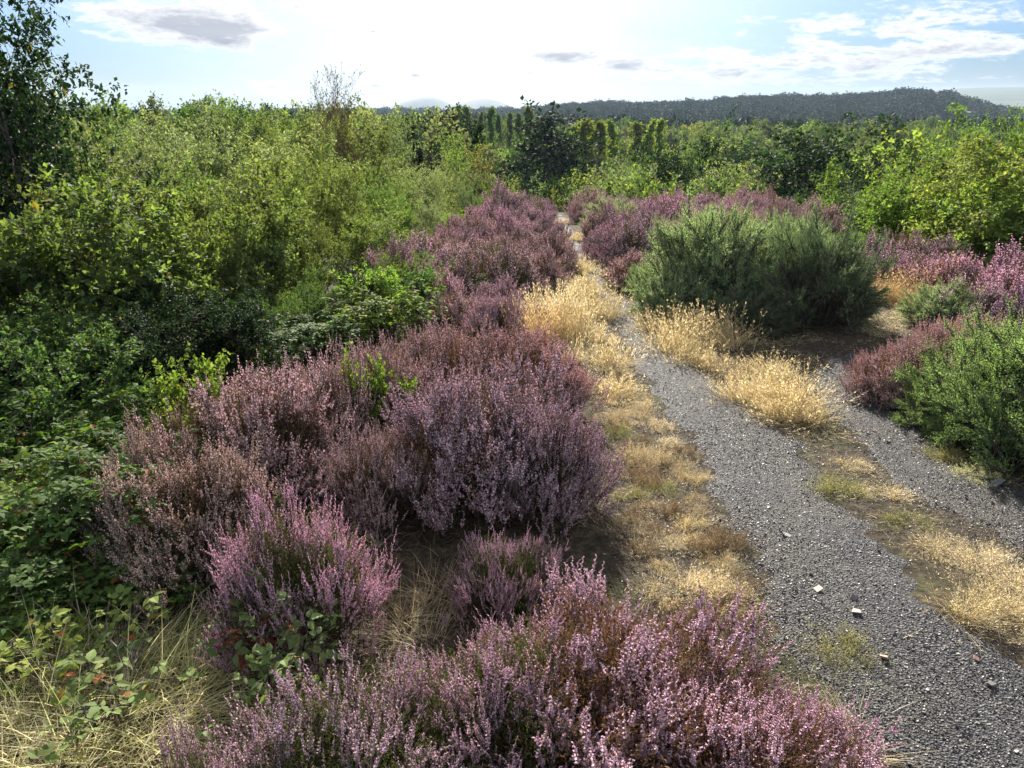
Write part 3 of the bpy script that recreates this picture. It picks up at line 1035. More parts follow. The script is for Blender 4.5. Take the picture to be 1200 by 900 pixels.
# ------------------------------------------------------------------ scattered heather of the ridge
rr = rg(81)
poly_left = np.array([ground_at(a, b)[:2] for a, b in ((640, 395), (560, 400), (500, 385), (470, 360), (500, 320), (530, 292), (570, 268))] + [(0.05, 12.6), (0.9, 13.6), (.75, 11.2), (.62, 9.8)] + [tuple(ground_at(a, b)[:2]) for a, b in ((664, 300), (640, 335), (600, 345), (610, 370))])
poly_right = np.array([tuple(ground_at(a, b)[:2]) for a, b in ((735, 340), (705, 318), (690, 300), (684, 280))] + [(.95, 10.6), (1.3, 13.6), (4.2, 13.8), (5.2, 11.6), (3.2, 9.6), (2.4, 8.2)] + [tuple(ground_at(a, b)[:2]) for a, b in ((800, 305), (770, 330))])
poly_east = np.array([tuple(ground_at(a, b)[:2]) for a, b in ((1015, 305), (1090, 330), (1200, 345), (1330, 360), (1330, 290))] + [(6.0, 8.6), (4.6, 9.2), (3.6, 9.0)])
EAST_HOLES = [tuple(ground_at(1060, 345)[:2]) + (.45,)]
GORSES = [  # px, py of base, distance, radius, height
    (838, 328, 6.6, .56, .88, 'big green gorse bush in the middle beside the path', 'pale'),
    (788, 340, 6.25, .34, .44, 'low pale gorse spray at the path side of the big gorse', 'pale'),
    (915, 325, 7.1, .42, .74, 'tall green gorse joined behind the big middle gorse', 'pale'),
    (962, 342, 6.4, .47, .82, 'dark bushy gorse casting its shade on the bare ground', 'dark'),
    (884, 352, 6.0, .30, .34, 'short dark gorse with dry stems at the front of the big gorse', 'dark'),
    (1210, 432, 4.35, .50, .66, 'green gorse bush at the edge over the bare gravel', 'green'),
    (1290, 440, 4.1, .50, .75, 'tall gorse just beyond the edge gorse', 'green'),
    (1135, 440, 4.35, .26, .34, 'low gorse spreading onto the bare gravel from the edge gorse', 'green'),
    (1160, 385, 4.9, .26, .40, 'small gorse sprig standing among rose-red heather', 'pale'),
    (1110, 345, 6.6, .28, .34, 'little grey gorse in the far pink heather', 'pale'),
    (715, 246, 11.0, .42, .55, 'small pale gorse alone on the heather beyond the path', 'silver'),
    (760, 320, 7.2, .20, .30, 'thin gorse shoot in the heather beside the path', 'pale'),
]


def gorse_xy(g):
    d = ray(g[0], g[1])
    s = g[2] / math.hypot(d[0], d[1])
    return d[0] * s, d[1] * s


GXY = [gorse_xy(g) for g in GORSES]
zone_words = [(poly_left, 'left', ['dusky', 'mauve', 'pink', 'rose'], [.34, .3, .2, .16]), (poly_right, 'right', ['pink', 'mauve', 'rose', 'dusky'], [.35, .3, .2, .15])]
TW = dict(pink='pink', mauve='mauve', dusky='dusky purple', rose='reddish', brown='brown')
for poly, zn, tones, pr in zone_words:
    lo, hi = poly.min(0), poly.max(0)
    got = []
    for _ in range(5000):
        x, y = rr.uniform(lo[0], hi[0]), rr.uniform(lo[1], hi[1])
        if not in_poly(np.array(x), np.array(y), poly):
            continue
        rad = rr.uniform(.24, .50)
        if path_in(np.array(x), np.array(y)) > -rad * .72:
            continue
        if any(math.hypot(x - a, y - b) < (rad + c) * .68 for a, b, c in got) or any(math.hypot(x - a, y - b) < (rad + c) * .6 for a, b, c in HEATH[:29]):
            continue
        if any(math.hypot(x - a, y - b) < g[3] * .75 + rad * .6 for (a, b), g in zip(GXY, GORSES)):
            continue
        if zn == 'east' and any(math.hypot(x - a, y - b) < c + rad * .6 for a, b, c in EAST_HOLES):
            continue
        got.append((x, y, rad))
    got.sort(key=lambda g: g[1])
    cnt = {}
    for x, y, rad in got:
        tone = rr.choice(tones, p=pr)
        cnt[tone] = cnt.get(tone, 0) + 1
        k = cnt[tone] - 1
        where = {'left': 'heather mounds back along the left of the path', 'right': 'heather mounds back along the right of the path', 'east': 'heather mounds behind the edge gorse and dry grass'}[zn]
        lab = f'{nth(k)} {TW[tone]} mound among the {where}'
        put_heather(x, y, rad, rad * rr.uniform(.62, 1.2), tone, lab, 1 if y < 5.6 else 2, rr.choice(['brown', 'green', 'rust']), 0, where)


# ------------------------------------------------------------------ gorse
def make_gorse(key, seed, n, per, spine):
    rng = rg(seed)
    f, w = MB(), MB()
    m = 20
    C, oc = dome(rng, n // m, .46, .46, seed, (-.2, .30))
    DC = unit(oc * 1.0 + np.array([0, 0, .12]) + rng.normal(size=C.shape) * .3)
    t0 = rng.uniform(0, 1, (len(C), m, 1))
    PL_ = rng.uniform(.12, .26, (len(C), 1, 1))
    rd = rnd_unit(rng, len(C) * m).reshape(len(C), m, 3)
    P = (C[:, None] + DC[:, None] * (t0 - .6) * PL_ + rd * .045 * (1.2 - t0)).reshape(-1, 3)
    D = unit(np.repeat(DC, m, 0) * .8 + (rd * (1.1 - .6 * t0)).reshape(-1, 3) * .8 + np.array([0, 0, .05]))
    tubes(w, C - DC * PL_[:, 0] * .7, C + DC * PL_[:, 0] * .4, np.full(len(C), .004), np.full(len(C), .0015), 4)
    L = rng.uniform(.06, .13, len(P))
    t = (np.arange(per)[None] + rng.uniform(0, 1, (len(P), per))) / per
    a, b = frames(D)
    phi = t * 40 + rng.uniform(0, 6.28, (len(P), 1))
    ctr = P[:, None] + D[:, None] * ((t - .35) * L[:, None])[..., None]
    side = a[:, None] * np.cos(phi)[..., None] + b[:, None] * np.sin(phi)[..., None]
    q = len(P) * per
    DD = unit(side.reshape(-1, 3) * .85 + np.repeat(D, per, 0) * .65 + rnd_unit(rng, q) * .25)
    S = spine * rng.uniform(.6, 1.3, q) * (1.15 - .7 * t.ravel())
    leaves(f, ctr.reshape(-1, 3), DD, rnd_unit(rng, q), S, S * .24, .1)
    T, o3 = dome(rng, 260, .46, .46, seed, (.0, .35))
    base = np.stack([T[:, 0] * .15, T[:, 1] * .15, np.zeros(len(T)) - .05], 1)
    mid = base * .45 + T * .5 + rng.normal(size=T.shape) * .03
    r0 = .0045 * rng.uniform(.5, 1.5, len(T))
    tubes(w, base, mid, r0, r0 * .7, 4)
    tubes(w, mid, T, r0 * .7, r0 * .3, 3)
    tubes(w, P - D * (L * .8)[:, None], P + D * (L * .5)[:, None], np.full(len(P), .0022), np.full(len(P), .001), 3)
    proto(key, 'gorse_bush', [('stem', w.mesh('gorse_stem', M_TWIG)), ('foliage', f.mesh('gorse_foliage', M_GORSE))])


for k in range(2):
    make_gorse(f'gorse{k}', 400 + k, 4200, 36, .0150)
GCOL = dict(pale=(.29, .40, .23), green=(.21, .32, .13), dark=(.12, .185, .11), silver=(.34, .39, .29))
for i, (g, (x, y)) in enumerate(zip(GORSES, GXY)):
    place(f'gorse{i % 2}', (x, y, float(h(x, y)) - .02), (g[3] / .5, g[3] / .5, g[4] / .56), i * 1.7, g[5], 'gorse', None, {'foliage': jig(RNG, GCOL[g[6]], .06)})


# ------------------------------------------------------------------ grass
def make_tuft(key, seed, n, rad, hgt, droop, w=.0024, awn=True):
    rng = rg(seed)
    mb = MB()
    K = 8                                   # several crowns of unlike height and lean make one tuft
    ca, cr = rng.uniform(0, 6.28, K), rad * .62 * np.sqrt(rng.uniform(0, 1, K))
    cx, cy = np.cos(ca) * cr, np.sin(ca) * cr
    lean, tall = rng.normal(size=(K, 2)) * .30, rng.uniform(.45, 1.15, K) * (1.1 - .45 * cr / rad)
    who = rng.choice(K, n, p=(lambda q: q / q.sum())(rng.uniform(.3, 1.5, K)))
    a = rng.uniform(0, 6.28, n)
    r = rad * .30 * np.abs(rng.normal(size=n)) * .8
    P = np.stack([cx[who] + np.cos(a) * r, cy[who] + np.sin(a) * r, np.full(n, -.015)], 1)
    sp = np.clip(r / rad * 1.5 + rng.normal(size=n) * .25, -.2, 1.3)
    D = unit(np.stack([np.cos(a) * np.sin(sp) + lean[who, 0], np.sin(a) * np.sin(sp) + lean[who, 1], np.cos(sp)], 1))
    L = hgt * rng.uniform(.4, 1.25, n) * tall[who]
    blades(mb, P, D, L, w * rng.uniform(.5, 1.3, n), droop * rng.uniform(.1, 1.7, n), rng, 4)
    parts = [('blade', mb)]
    if awn:
        m = n // 3
        s = MB()
        i = rng.choice(n, m)
        T = P[i] + D[i] * (L[i] * 1.0)[:, None]
        for j in range(5):
            dd = unit(D[i] + rnd_unit(rng, m) * .6)
            S = .02 * rng.uniform(.5, 1.3, m)
            leaves(s, T + D[i] * (rng.uniform(-.05, .05, m))[:, None] + rnd_unit(rng, m) * .006, dd, rnd_unit(rng, m), S, S * .25, .2)
        tubes(s, P[i], T + D[i] * .05, np.full(m, .0006), np.full(m, .0004), 3)
        parts.append(('seed_head', s))
    proto(key, 'grass_tuft', [(pn, m_.mesh('tuft_' + pn, M_STRAW)) for pn, m_ in parts])


for k in range(4):
    make_tuft(f'tall{k}', 500 + k, 1300, .30, .25, .6, .0021)
    make_tuft(f'low{k}', 530 + k, 1000, .28, .15, 1.0)
    make_tuft(f'sward{k}', 550 + k, 420, .28, .30, 1.5, .0026, False)

STRAW = dict(brown=(.24, .17, .11), gold=(.66, .57, .37), pale=(.70, .62, .45), tan=(.48, .40, .27), orange=(.58, .43, .24), green=(.34, .34, .14), lime=(.62, .62, .32))
tufts = [
    # kind, px, py base, scale, height scale, colour, label
    ('tall', 640, 400, 1.0, 1.2, 'orange', 'tall orange-gold grass tuft behind the reddish heather'),
    ('tall', 672, 398, 1.0, 1.25, 'gold', 'tall golden grass tuft on the left verge where the path narrows'),
    ('tall', 700, 372, .9, 1.2, 'gold', 'golden grass tuft leaning over the narrow of the path'),
    ('tall', 655, 372, 1.0, 1.1, 'pale', 'pale feathery grass tuft behind the orange-gold one'),
    ('tall', 618, 382, .9, 1.1, 'pale', 'pale feathery grass tuft in the heather beside the orange-gold one'),
    ('tall', 690, 345, .9, 1.0, 'gold', 'golden tuft closing over the path beyond the narrow'),
    ('tall', 682, 318, .8, .8, 'gold', 'small golden tuft on the path line beyond the narrow'),
    ('low', 668, 282, .8, .9, 'gold', 'tiny golden tuft beside the far thread of path'),
    ('low', 658, 262, .7, .9, 'gold', 'golden grass at the very end of the visible path'),
    ('low', 700, 425, 1.0, 1.1, 'gold', 'low golden tuft on the left verge below the tall ones'),
    ('low', 712, 462, .8, .8, 'gold', 'low gold tuft beside the mauve heather shoulder'),
    ('low', 720, 495, .6, .6, 'tan', 'tan withered tuft at the heather shoulder'),
    ('tall', 800, 408, 1.1, .9, 'gold', 'bushy golden tuft at the front of the big gorse'),
    ('tall', 838, 404, 1.1, .9, 'gold', 'bushy golden tuft under the short dark gorse'),
    ('tall', 775, 388, .9, .8, 'gold', 'golden tuft right of the path mouth'),
    ('low', 812, 425, 1.0, .9, 'gold', 'low golden tuft before the bushy gorse tufts'),
    ('tall', 905, 478, 1.05, .80, 'gold', 'rounded golden tuft alone beside the path bend'),
    ('tall', 935, 486, .95, .72, 'gold', 'golden tuft spreading from the rounded one towards the bare gravel'),
    ('tall', 878, 468, .9, .72, 'gold', 'golden tuft on the path side of the rounded one'),
    ('low', 905, 440, .9, .8, 'gold', 'low gold tuft behind the rounded golden one'),
    ('low', 860, 440, .9, .7, 'tan', 'tan tuft between the path and the rounded golden one'),
    ('tall', 1060, 356, 1.1, .9, 'orange', 'orange dry grass tuft in the gap before the far pink heather'),
    ('tall', 1030, 352, 1.0, .8, 'orange', 'orange dry tuft at the foot of the dark bushy gorse'),
    ('low', 1090, 362, 1.0, .9, 'tan', 'tan tuft beside the rose-red heather'),
    ('tall', 1172, 730, .65, .65, 'gold', 'golden tuft at the edge beside the near gravel'),
    ('low', 1195, 700, .65, .6, 'pale', 'pale tuft at the edge above the near gravel'),
    ('low', 1110, 655, .6, .4, 'gold', 'low gold tuft on the strip between path and bare gravel'),
    ('low', 1150, 665, .6, .45, 'pale', 'pale low tuft on the strip above the edge tuft'),
    ('low', 1065, 615, .5, .35, 'green', 'greenish tuft on the strip between path and bare gravel'),
    ('low', 1035, 580, .5, .35, 'gold', 'gold tuft halfway up the strip beside the path'),
    ('low', 1000, 545, .5, .35, 'gold', 'small gold tuft at the upper end of the strip'),
    ('low', 985, 575, .6, .5, 'green', 'small green-based tuft on the path side of the strip'),
    ('low', 1060, 470, .7, .5, 'tan', 'flattened tan tuft on the bare gravel by the gorse'),
    ('low', 1120, 540, .6, .4, 'green', 'small green tuft under the edge gorse'),
    ('low', 1150, 565, .6, .4, 'lime', 'fresh green tuft on gravel below the edge gorse'),
    ('low', 800, 560, .4, .45, 'tan', 'tan mossy tuft on the left verge of the path'),
    ('low', 805, 600, .45, .5, 'tan', 'dark-based tan tuft on the left verge below the mossy one'),
    ('low', 770, 640, .45, .4, 'pale', 'pale flattened tuft between heather and path'),
    ('low', 872, 715, .55, .5, 'tan', 'tan mossy mound of grass at the path edge behind the pink heather'),
    ('low', 830, 690, .5, .45, 'pale', 'pale straw tuft beside the tan mossy mound'),
    ('low', 790, 700, .5, .45, 'gold', 'straw tuft behind the big bright pink bush'),
    ('low', 760, 590, .45, .4, 'tan', 'withered tuft under the mauve heather shoulder'),
    ('low', 748, 545, .40, .5, 'tan', 'tiny withered tussock under the mauve shoulder'),
    ('low', 775, 575, .35, .5, 'green', 'tiny green-tipped tussock in the middle of the left verge'),
    ('low', 735, 620, .40, .5, 'tan', 'brown tussock in the shade of the large mauve mound'),
    ('low', 815, 640, .35, .5, 'gold', 'tiny straw tussock where the left verge meets the gravel'),
    ('low', 780, 520, .35, .45, 'pale', 'tiny pale tussock high on the left verge edge'),
    ('low', 845, 665, .35, .5, 'gold', 'tiny straw tussock on the gravel edge before the pale straw tuft'),
    ('sward', 90, 780, 1.0, .8, 'pale', 'straw-pale grass clump at the top of the grassy corner'),
    ('sward', 230, 770, .8, .8, 'lime', 'lime grass clump against the left foot of the rounded pink mound'),
    ('sward', 20, 810, 1.0, .9, 'pale', 'pale grass clump at the very edge under the sunlit bramble'),
    ('low', 985, 770, .5, .6, 'green', 'thin green tuft growing out of the near gravel'),
    ('sward', 985, 860, .6, .55, 'pale', 'long pale blades lying over the gravel beside the pink clump'),
    ('sward', 960, 810, .5, .45, 'green', 'loose green blades at the gravel edge above the pink clump'),
    ('sward', 545, 700, .8, 1.0, 'tan', 'tall dry grass standing between the pink mound and the low sparse heather'),
    ('sward', 505, 720, .7, .95, 'tan', 'dry arching grass beside the rounded pale pink mound'),
    ('sward', 470, 760, .7, .7, 'pale', 'pale arching grass behind the lilac heather'),
    ('sward', 500, 820, .7, .6, 'green', 'green-gold grass between lilac and pink heathers'),
    ('sward', 110, 830, 1.15, .95, 'lime', 'yellow-green drooping grass clump below the brambles'),
    ('sward', 40, 860, 1.15, .95, 'lime', 'yellow-green grass clump at the bottom corner'),
    ('sward', 180, 800, 1.15, .95, 'lime', 'pale lime grass clump beside the rounded pink mound'),
    ('sward', 160, 890, 1.15, .95, 'lime', 'bright straw grass clump before the lilac sprays'),
    ('sward', 60, 920, 1.15, .95, 'pale', 'straw-pale grass clump lowest in the corner'),
    ('sward', 215, 850, .8, .6, 'pale', 'straw-pale grass beside the small lilac sprays'),
    ('sward', 870, 385, .7, .9, 'tan', 'grey dry grass arching out of the short dark gorse'),
    ('sward', 255, 735, .6, .6, 'lime', 'lime grass at the shaded foot of the rounded pink mound'),
]
rr = rg(651)
vp = np.array([ground_at(a, b)[:2] for a, b in ((712, 430), (760, 480), (800, 540), (840, 610), (868, 665), (880, 715), (800, 730), (760, 660), (730, 600), (722, 520))])
found = []
for _ in range(4000):
    x, y = rr.uniform(vp[:, 0].min(), vp[:, 0].max()), rr.uniform(vp[:, 1].min(), vp[:, 1].max())
    if in_poly(np.array(x), np.array(y), vp) and all(math.hypot(x - a, y - b) > .13 for a, b in found) and len(found) < 34:
        found.append((x, y))
for i, (x, y) in enumerate(sorted(found, key=lambda q: q[1])):
    c = rr.choice(['tan', 'gold', 'pale', 'green', 'brown'], p=[.36, .10, .14, .16, .24])
    s_ = rr.uniform(.22, .46)
    place(f'low{i % 4}', (x, y, float(h(x, y))), (s_, s_, s_ * rr.uniform(.5, .95)), rr.uniform(0, 6.28), f'small {c} tussock, {nth(i)} going back along the verge between heather and gravel', 'grass tuft', 'small tussocks of the left verge', {'blade': jig(rr, STRAW[c], .12), 'seed_head': jig(rr, STRAW[c], .12)})
TUFTS = []
for i, (kd, px, py, s, hs, c, lab) in enumerate(tufts):
    p = ground_at(px, py)
    place(f'{kd}{i % 4}', (p[0], p[1], float(h(p[0], p[1]))), (s, s, s * hs), RNG.uniform(0, 6.28), lab, 'grass tuft', None, {'blade': jig(RNG, STRAW[c], .1), 'seed_head': jig(RNG, STRAW[c], .1)})
    TUFTS.append((p[0], p[1], s * .22))


def litter(name, polys, dens, hgt, seed, lean, colour, label, gap=(-.9, .5), loose=.95):
    rng = rg(seed)
    mb = MB()
    for poly, f in polys:
        poly = np.array([ground_at(a, b)[:2] for a, b in poly])
        lo, hi = poly.min(0), poly.max(0)
        n = int(dens * f * (hi - lo).prod())
        x, y = rng.uniform(lo[0], hi[0], n), rng.uniform(lo[1], hi[1], n)
        clump = wob(x, y, 9, seed) + .6 * wob(x, y, 26, seed + 1)
        ok = in_poly(x, y, poly) & (clump > rng.uniform(*gap, n)) & (path_in(x, y) + rough_edge(x, y) < np.where(rng.uniform(0, 1, n) > loose, 2.0, rng.uniform(-.10, .12, n)))
        x, y = x[ok], y[ok]
        n = len(x)
        a = rng.uniform(0, 6.28, n)
        sp = np.clip(rng.normal(lean, .35, n), 0, 1.5)
        D = np.stack([np.cos(a) * np.sin(sp), np.sin(a) * np.sin(sp), np.cos(sp)], 1)
        P = np.stack([x, y, h(x, y) - .004], 1)
        blades(mb, P, D, hgt * rng.uniform(.35, 1.3, n), .0022 * rng.uniform(.5, 1.4, n), rng.uniform(.3, 1.6, n), rng, 3)
    o = link(name, mb.mesh(name, M_STRAW))
    o.color = (*colour, 1)
    tag(o, label, 'grass', None, 'stuff')


verge = [(670, 300), (720, 340), (712, 372), (735, 420), (790, 500), (830, 575), (862, 645), (885, 705), (960, 810), (1060, 900), (800, 1000), (600, 1000), (640, 640), (700, 480), (640, 395), (600, 360)]
verge_far = [(670, 300), (720, 340), (712, 372), (735, 420), (745, 450), (690, 450), (640, 395), (600, 360)]
strip = [(730, 350), (800, 345), (900, 385), (1000, 385), (1080, 420), (1110, 520), (1200, 570), (1330, 700), (1290, 800), (1180, 775), (1130, 745), (1045, 640), (985, 570), (915, 500), (850, 450), (790, 400), (745, 370)]
beside = [(1210, 570), (1400, 600), (1750, 760), (1750, 1000), (1340, 1000), (1290, 800), (1200, 760), (1200, 640)]
east = [(990, 300), (1110, 300), (1300, 300), (1330, 380), (1140, 370), (1050, 400), (980, 385)]
litter('dry_grass', [(verge_far, 1.0), (verge, .25), (east, .8), (beside, .45)], 9000, .075, 600, .8, (.60, .52, .35), 'short dead golden grass along the path edges', (-.35, .75))
litter('dry_grass', [(strip, .85)], 9000, .06, 610, 1.0, (.56, .48, .32), 'flattened straw-coloured grass scattered between path and bare gravel', (-.1, .95), .86)
corner = [(-420, 640), (-60, 700), (120, 740), (240, 730), (330, 800), (560, 760), (600, 1080), (-420, 1080)]
litter('green_grass', [(corner, 1.0)], 5200, .12, 620, .8, (.42, .40, .18), 'thin yellow-green grass under the heather and brambles')
bank_ = [(150, 500), (420, 470), (700, 480), (720, 600), (640, 690), (420, 760), (250, 720), (120, 640)]
litter('heath_litter', [(bank_, 1.0)], 1500, .09, 640, .9, (.30, .23, .16), 'brown dead stalks littering the ground under the heather')


# ------------------------------------------------------------------ gravel and stones
def pebbles(rng, P, S, flatz=(.35, .8)):
    """Irregular little eight-cornered stones."""
    n = len(P)
    c = np.array([[a, b, d] for a in (-1, 1) for b in (-1, 1) for d in (-1, 1)], float)
    V = c[None] * rng.uniform(.45, 1.0, (n, 8, 3)) * S[:, None, None]
    V[..., 2] *= rng.uniform(*flatz, (n, 1))
    a = rng.uniform(0, 6.28, n)
    ca, sa = np.cos(a)[:, None], np.sin(a)[:, None]
    x, y = V[..., 0] * ca - V[..., 1] * sa, V[..., 0] * sa + V[..., 1] * ca
    tx, ty = rng.normal(size=(n, 1)) * .4, rng.normal(size=(n, 1)) * .4
    V = np.stack([x, y, V[..., 2] + x * tx + y * ty], -1) + P[:, None]
    f = np.array([[0, 1, 3, 2], [4, 6, 7, 5], [0, 4, 5, 1], [2, 3, 7, 6], [0, 2, 6, 4], [1, 5, 7, 3]])
    return V, (f[None] + np.arange(n)[:, None, None] * 8).reshape(-1, 4)


rng = rg(700)
n = 520000
x, y = rng.uniform(-.3, 4.4, n), .5 + 8 * rng.uniform(0, 1, n) ** 1.7
pin = path_in(x, y) + rough_edge(x, y)
ok = (pin > .06 - .55 * rng.uniform(0, 1, n) ** 2.2) & (np.arctan2(x, y) < R(58)) & (wob(x, y, 5, 21) + wob(x, y, 19, 22) * .6 > rng.uniform(-1.6, .6, n))
x, y = x[ok], y[ok]
S = .0015 + .0021 * rng.uniform(0, 1, len(x)) ** 2.2 + .0035 * (rng.uniform(0, 1, len(x)) > .996)
V, f = pebbles(rng, np.stack([x, y, h(x, y) + np.maximum(PATH_LIFT(x, y), 0) + S * .3], 1), S)
M_GRIT = stone_material('grit', [(0, (.016, .016, .02)), (.5, (.038, .039, .044)), (.8, (.072, .072, .075)), (.95, (.15, .145, .14)), (1, (.34, .31, .28))], .5, .45)
tag(link('gravel', MB().add(V, f).mesh('gravel', M_GRIT)), 'loose dark grey grit covering the path', 'gravel', None, 'stuff')

stones = [(1003, 722, .017, (.40, .32, .25), 'pale buff stone lying flat on the near gravel'), (958, 694, .016, (.42, .35, .28), 'pale flat stone with a pointed end on the path'),
          (1035, 776, .016, (.34, .24, .20), 'pinkish stone on the near gravel past the buff stone'), (1166, 571, .032, (.10, .105, .11), 'dark slate slab by the edge gorse'),
          (923, 632, .013, (.30, .29, .27), 'light grey stone high on the path'), (1000, 706, .012, (.12, .12, .12), 'dark stone just behind the buff stone'),
          (1142, 778, .012, (.20, .12, .10), 'reddish stone on the gravel beside the edge tuft'), (1040, 520, .014, (.09, .09, .09), 'black stone on the bare gravel below the gorse'),
          (830, 432, .016, (.15, .15, .15), 'grey stone at the bend of the path'), (1160, 806, .012, (.14, .14, .13), 'dark grey stone low on the near gravel')]
for i, (px, py, s, c, lab) in enumerate(stones):
    p = ground_at(px, py)
    r_ = rg(720 + i)
    V, f = pebbles(r_, np.zeros((1, 3)), np.array([s]), (.3, .5))
    o = link('stone', MB().add(V, f).mesh('stone', stone_material('stone_face', [(0, c), (1, c)], .7, .4)))
    o.location = (p[0], p[1], float(h(p[0], p[1])) + .012)
    bv = o.modifiers.new('bevel', 'BEVEL')
    bv.width, bv.segments = s * .18, 2
    tag(o, lab, 'stone')


# ------------------------------------------------------------------ brambles
def make_bramble(key, seed, canes, leaves_n, rad, hgt, leaf=.05):
    rng = rg(seed)
    w, c = MB(), MB()
    a = rng.uniform(0, 6.28, canes)
    base = np.stack([np.cos(a), np.sin(a), 0 * a], 1) * rad * .15 * rng.uniform(0, 1, (canes, 1))
    out = np.stack([np.cos(a), np.sin(a), 0 * a], 1)
    ln_ = rad * rng.uniform(.5, 1.1, canes)
    hh = hgt * rng.uniform(.55, 1.1, canes)
    K = 9
    pts = []
    for k in range(K + 1):
        t = k / K
        pts.append(base + out * (ln_ * t)[:, None] + np.array([0, 0, 1.0]) * (hh * (1 - (1.55 * t - .85) ** 2 / .74) + .03)[:, None] + rng.normal(size=(canes, 3)) * .012)
    pts = np.stack(pts, 1)
    pts[:, 0, 2] = -.03
    rr_ = np.linspace(.0032, .0012, K + 1)
    tubes(w, pts[:, :-1].reshape(-1, 3), pts[:, 1:].reshape(-1, 3), np.tile(rr_[:-1], canes), np.tile(rr_[1:], canes), 4)
    n = canes * leaves_n
    t = rng.uniform(.12, 1, (canes, leaves_n)) * K * .999
    i = t.astype(int)
    f = (t - i)[..., None]
    rows = np.arange(canes)[:, None]
    P = (pts[rows, i] * (1 - f) + pts[rows, i + 1] * f).reshape(-1, 3)
    st = unit(rnd_unit(rng, n) * np.array([1, 1, .35]) + np.array([0, 0, .45]))
    sl = rng.uniform(.03, .09, n)
    T = P + st * sl[:, None]
    tubes(w, P, T, np.full(n, .0012), np.full(n, .0008), 3)
    size = leaf * rng.uniform(.6, 1.25, n)
    Nn = unit(np.array([0, 0, 1.0]) + rnd_unit(rng, n) * .55)
    ax = unit(np.cross(Nn, rnd_unit(rng, n)))
    for th, sc in ((0, 1.1), (1.25, .9), (-1.25, .9)):
        D = unit(ax * math.cos(th) + np.cross(Nn, ax) * math.sin(th))
        leaves(c, T + D * .006, D, unit(Nn + rnd_unit(rng, n) * .25), size * sc, size * sc * .66, .22, 'oval')
    proto(key, 'bramble_bush', [('stem', w.mesh('bramble_stem', M_TWIG)), ('foliage', c.mesh('bramble_foliage', M_BRAMBLE))])


for k in range(3):
    make_bramble(f'bramble{k}', 800 + k, 36, 30, .50, .38, .036)
make_bramble('bramble_small', 810, 5, 6, .14, .14, .032)
brambles = [
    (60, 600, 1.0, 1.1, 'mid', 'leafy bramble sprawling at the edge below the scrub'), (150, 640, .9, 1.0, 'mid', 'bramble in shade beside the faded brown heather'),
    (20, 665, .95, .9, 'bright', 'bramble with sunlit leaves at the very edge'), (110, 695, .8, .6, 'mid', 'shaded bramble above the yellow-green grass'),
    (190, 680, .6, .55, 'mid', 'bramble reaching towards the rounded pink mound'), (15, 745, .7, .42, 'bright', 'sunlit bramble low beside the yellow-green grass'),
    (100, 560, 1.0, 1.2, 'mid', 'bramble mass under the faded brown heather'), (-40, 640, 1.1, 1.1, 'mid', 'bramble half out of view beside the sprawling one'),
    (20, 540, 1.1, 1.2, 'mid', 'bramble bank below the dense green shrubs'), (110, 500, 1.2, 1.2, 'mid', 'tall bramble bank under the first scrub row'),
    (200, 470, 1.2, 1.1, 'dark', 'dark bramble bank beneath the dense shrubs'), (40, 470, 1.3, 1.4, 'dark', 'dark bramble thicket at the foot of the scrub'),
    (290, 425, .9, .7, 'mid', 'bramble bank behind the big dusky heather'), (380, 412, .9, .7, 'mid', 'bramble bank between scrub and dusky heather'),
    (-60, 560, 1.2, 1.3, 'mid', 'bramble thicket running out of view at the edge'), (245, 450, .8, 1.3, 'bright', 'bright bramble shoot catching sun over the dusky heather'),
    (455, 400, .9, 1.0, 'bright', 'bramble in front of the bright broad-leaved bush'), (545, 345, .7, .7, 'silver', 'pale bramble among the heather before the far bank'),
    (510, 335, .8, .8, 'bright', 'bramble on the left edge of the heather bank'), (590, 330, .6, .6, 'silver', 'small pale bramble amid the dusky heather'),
]
BXY = []
for i, (px, py, s, hs, c, lab) in enumerate(brambles):
    p = ground_at(px, py)
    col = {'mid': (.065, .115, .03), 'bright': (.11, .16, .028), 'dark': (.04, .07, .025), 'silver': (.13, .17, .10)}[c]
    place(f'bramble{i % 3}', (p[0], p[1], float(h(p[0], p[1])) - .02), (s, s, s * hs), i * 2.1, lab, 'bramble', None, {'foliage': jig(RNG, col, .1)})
small = [(322, 790, (.12, .17, .06), 'small green bramble sprig at the foot of the pink mound'), (385, 790, (.15, .20, .09), 'pale three-leaved bramble sprig under the pink mound'),
         (300, 800, (.17, .045, .035), 'red-leaved bramble sprig under the pink mound'), (310, 870, (.13, .18, .07), 'green bramble sprig among the lilac heather'),
         (348, 850, (.14, .19, .08), 'pale bramble sprig behind the lilac heather'), (430, 480, (.16, .22, .03), 'yellow-green bramble sprig in the dusky heather'),
         (568, 340, (.45, .07, .05), 'scarlet-leaved sprig in the far left heather'), (105, 800, (.12, .17, .06), 'bramble sprig in the yellow-green grass'), (150, 760, (.17, .22, .06), 'sunlit bramble sprig at the top of the grass clumps'), (45, 815, (.19, .23, .05), 'yellow-leaved bramble sprig low at the edge'), (150, 860, (.15, .20, .07), 'half-buried bramble sprig in the straw grass')]
for i, (px, py, c, lab) in enumerate(small):
    p = ground_at(px, py)
    s = .75 if i == 2 else .9 if i < 5 or i == 7 else 1.1
    place('bramble_small', (p[0], p[1], float(h(p[0], p[1])) + .0), (s, s, s * (1.4 if i < 7 else .75)), i * 1.3, lab, 'bramble', None, {'foliage': c})

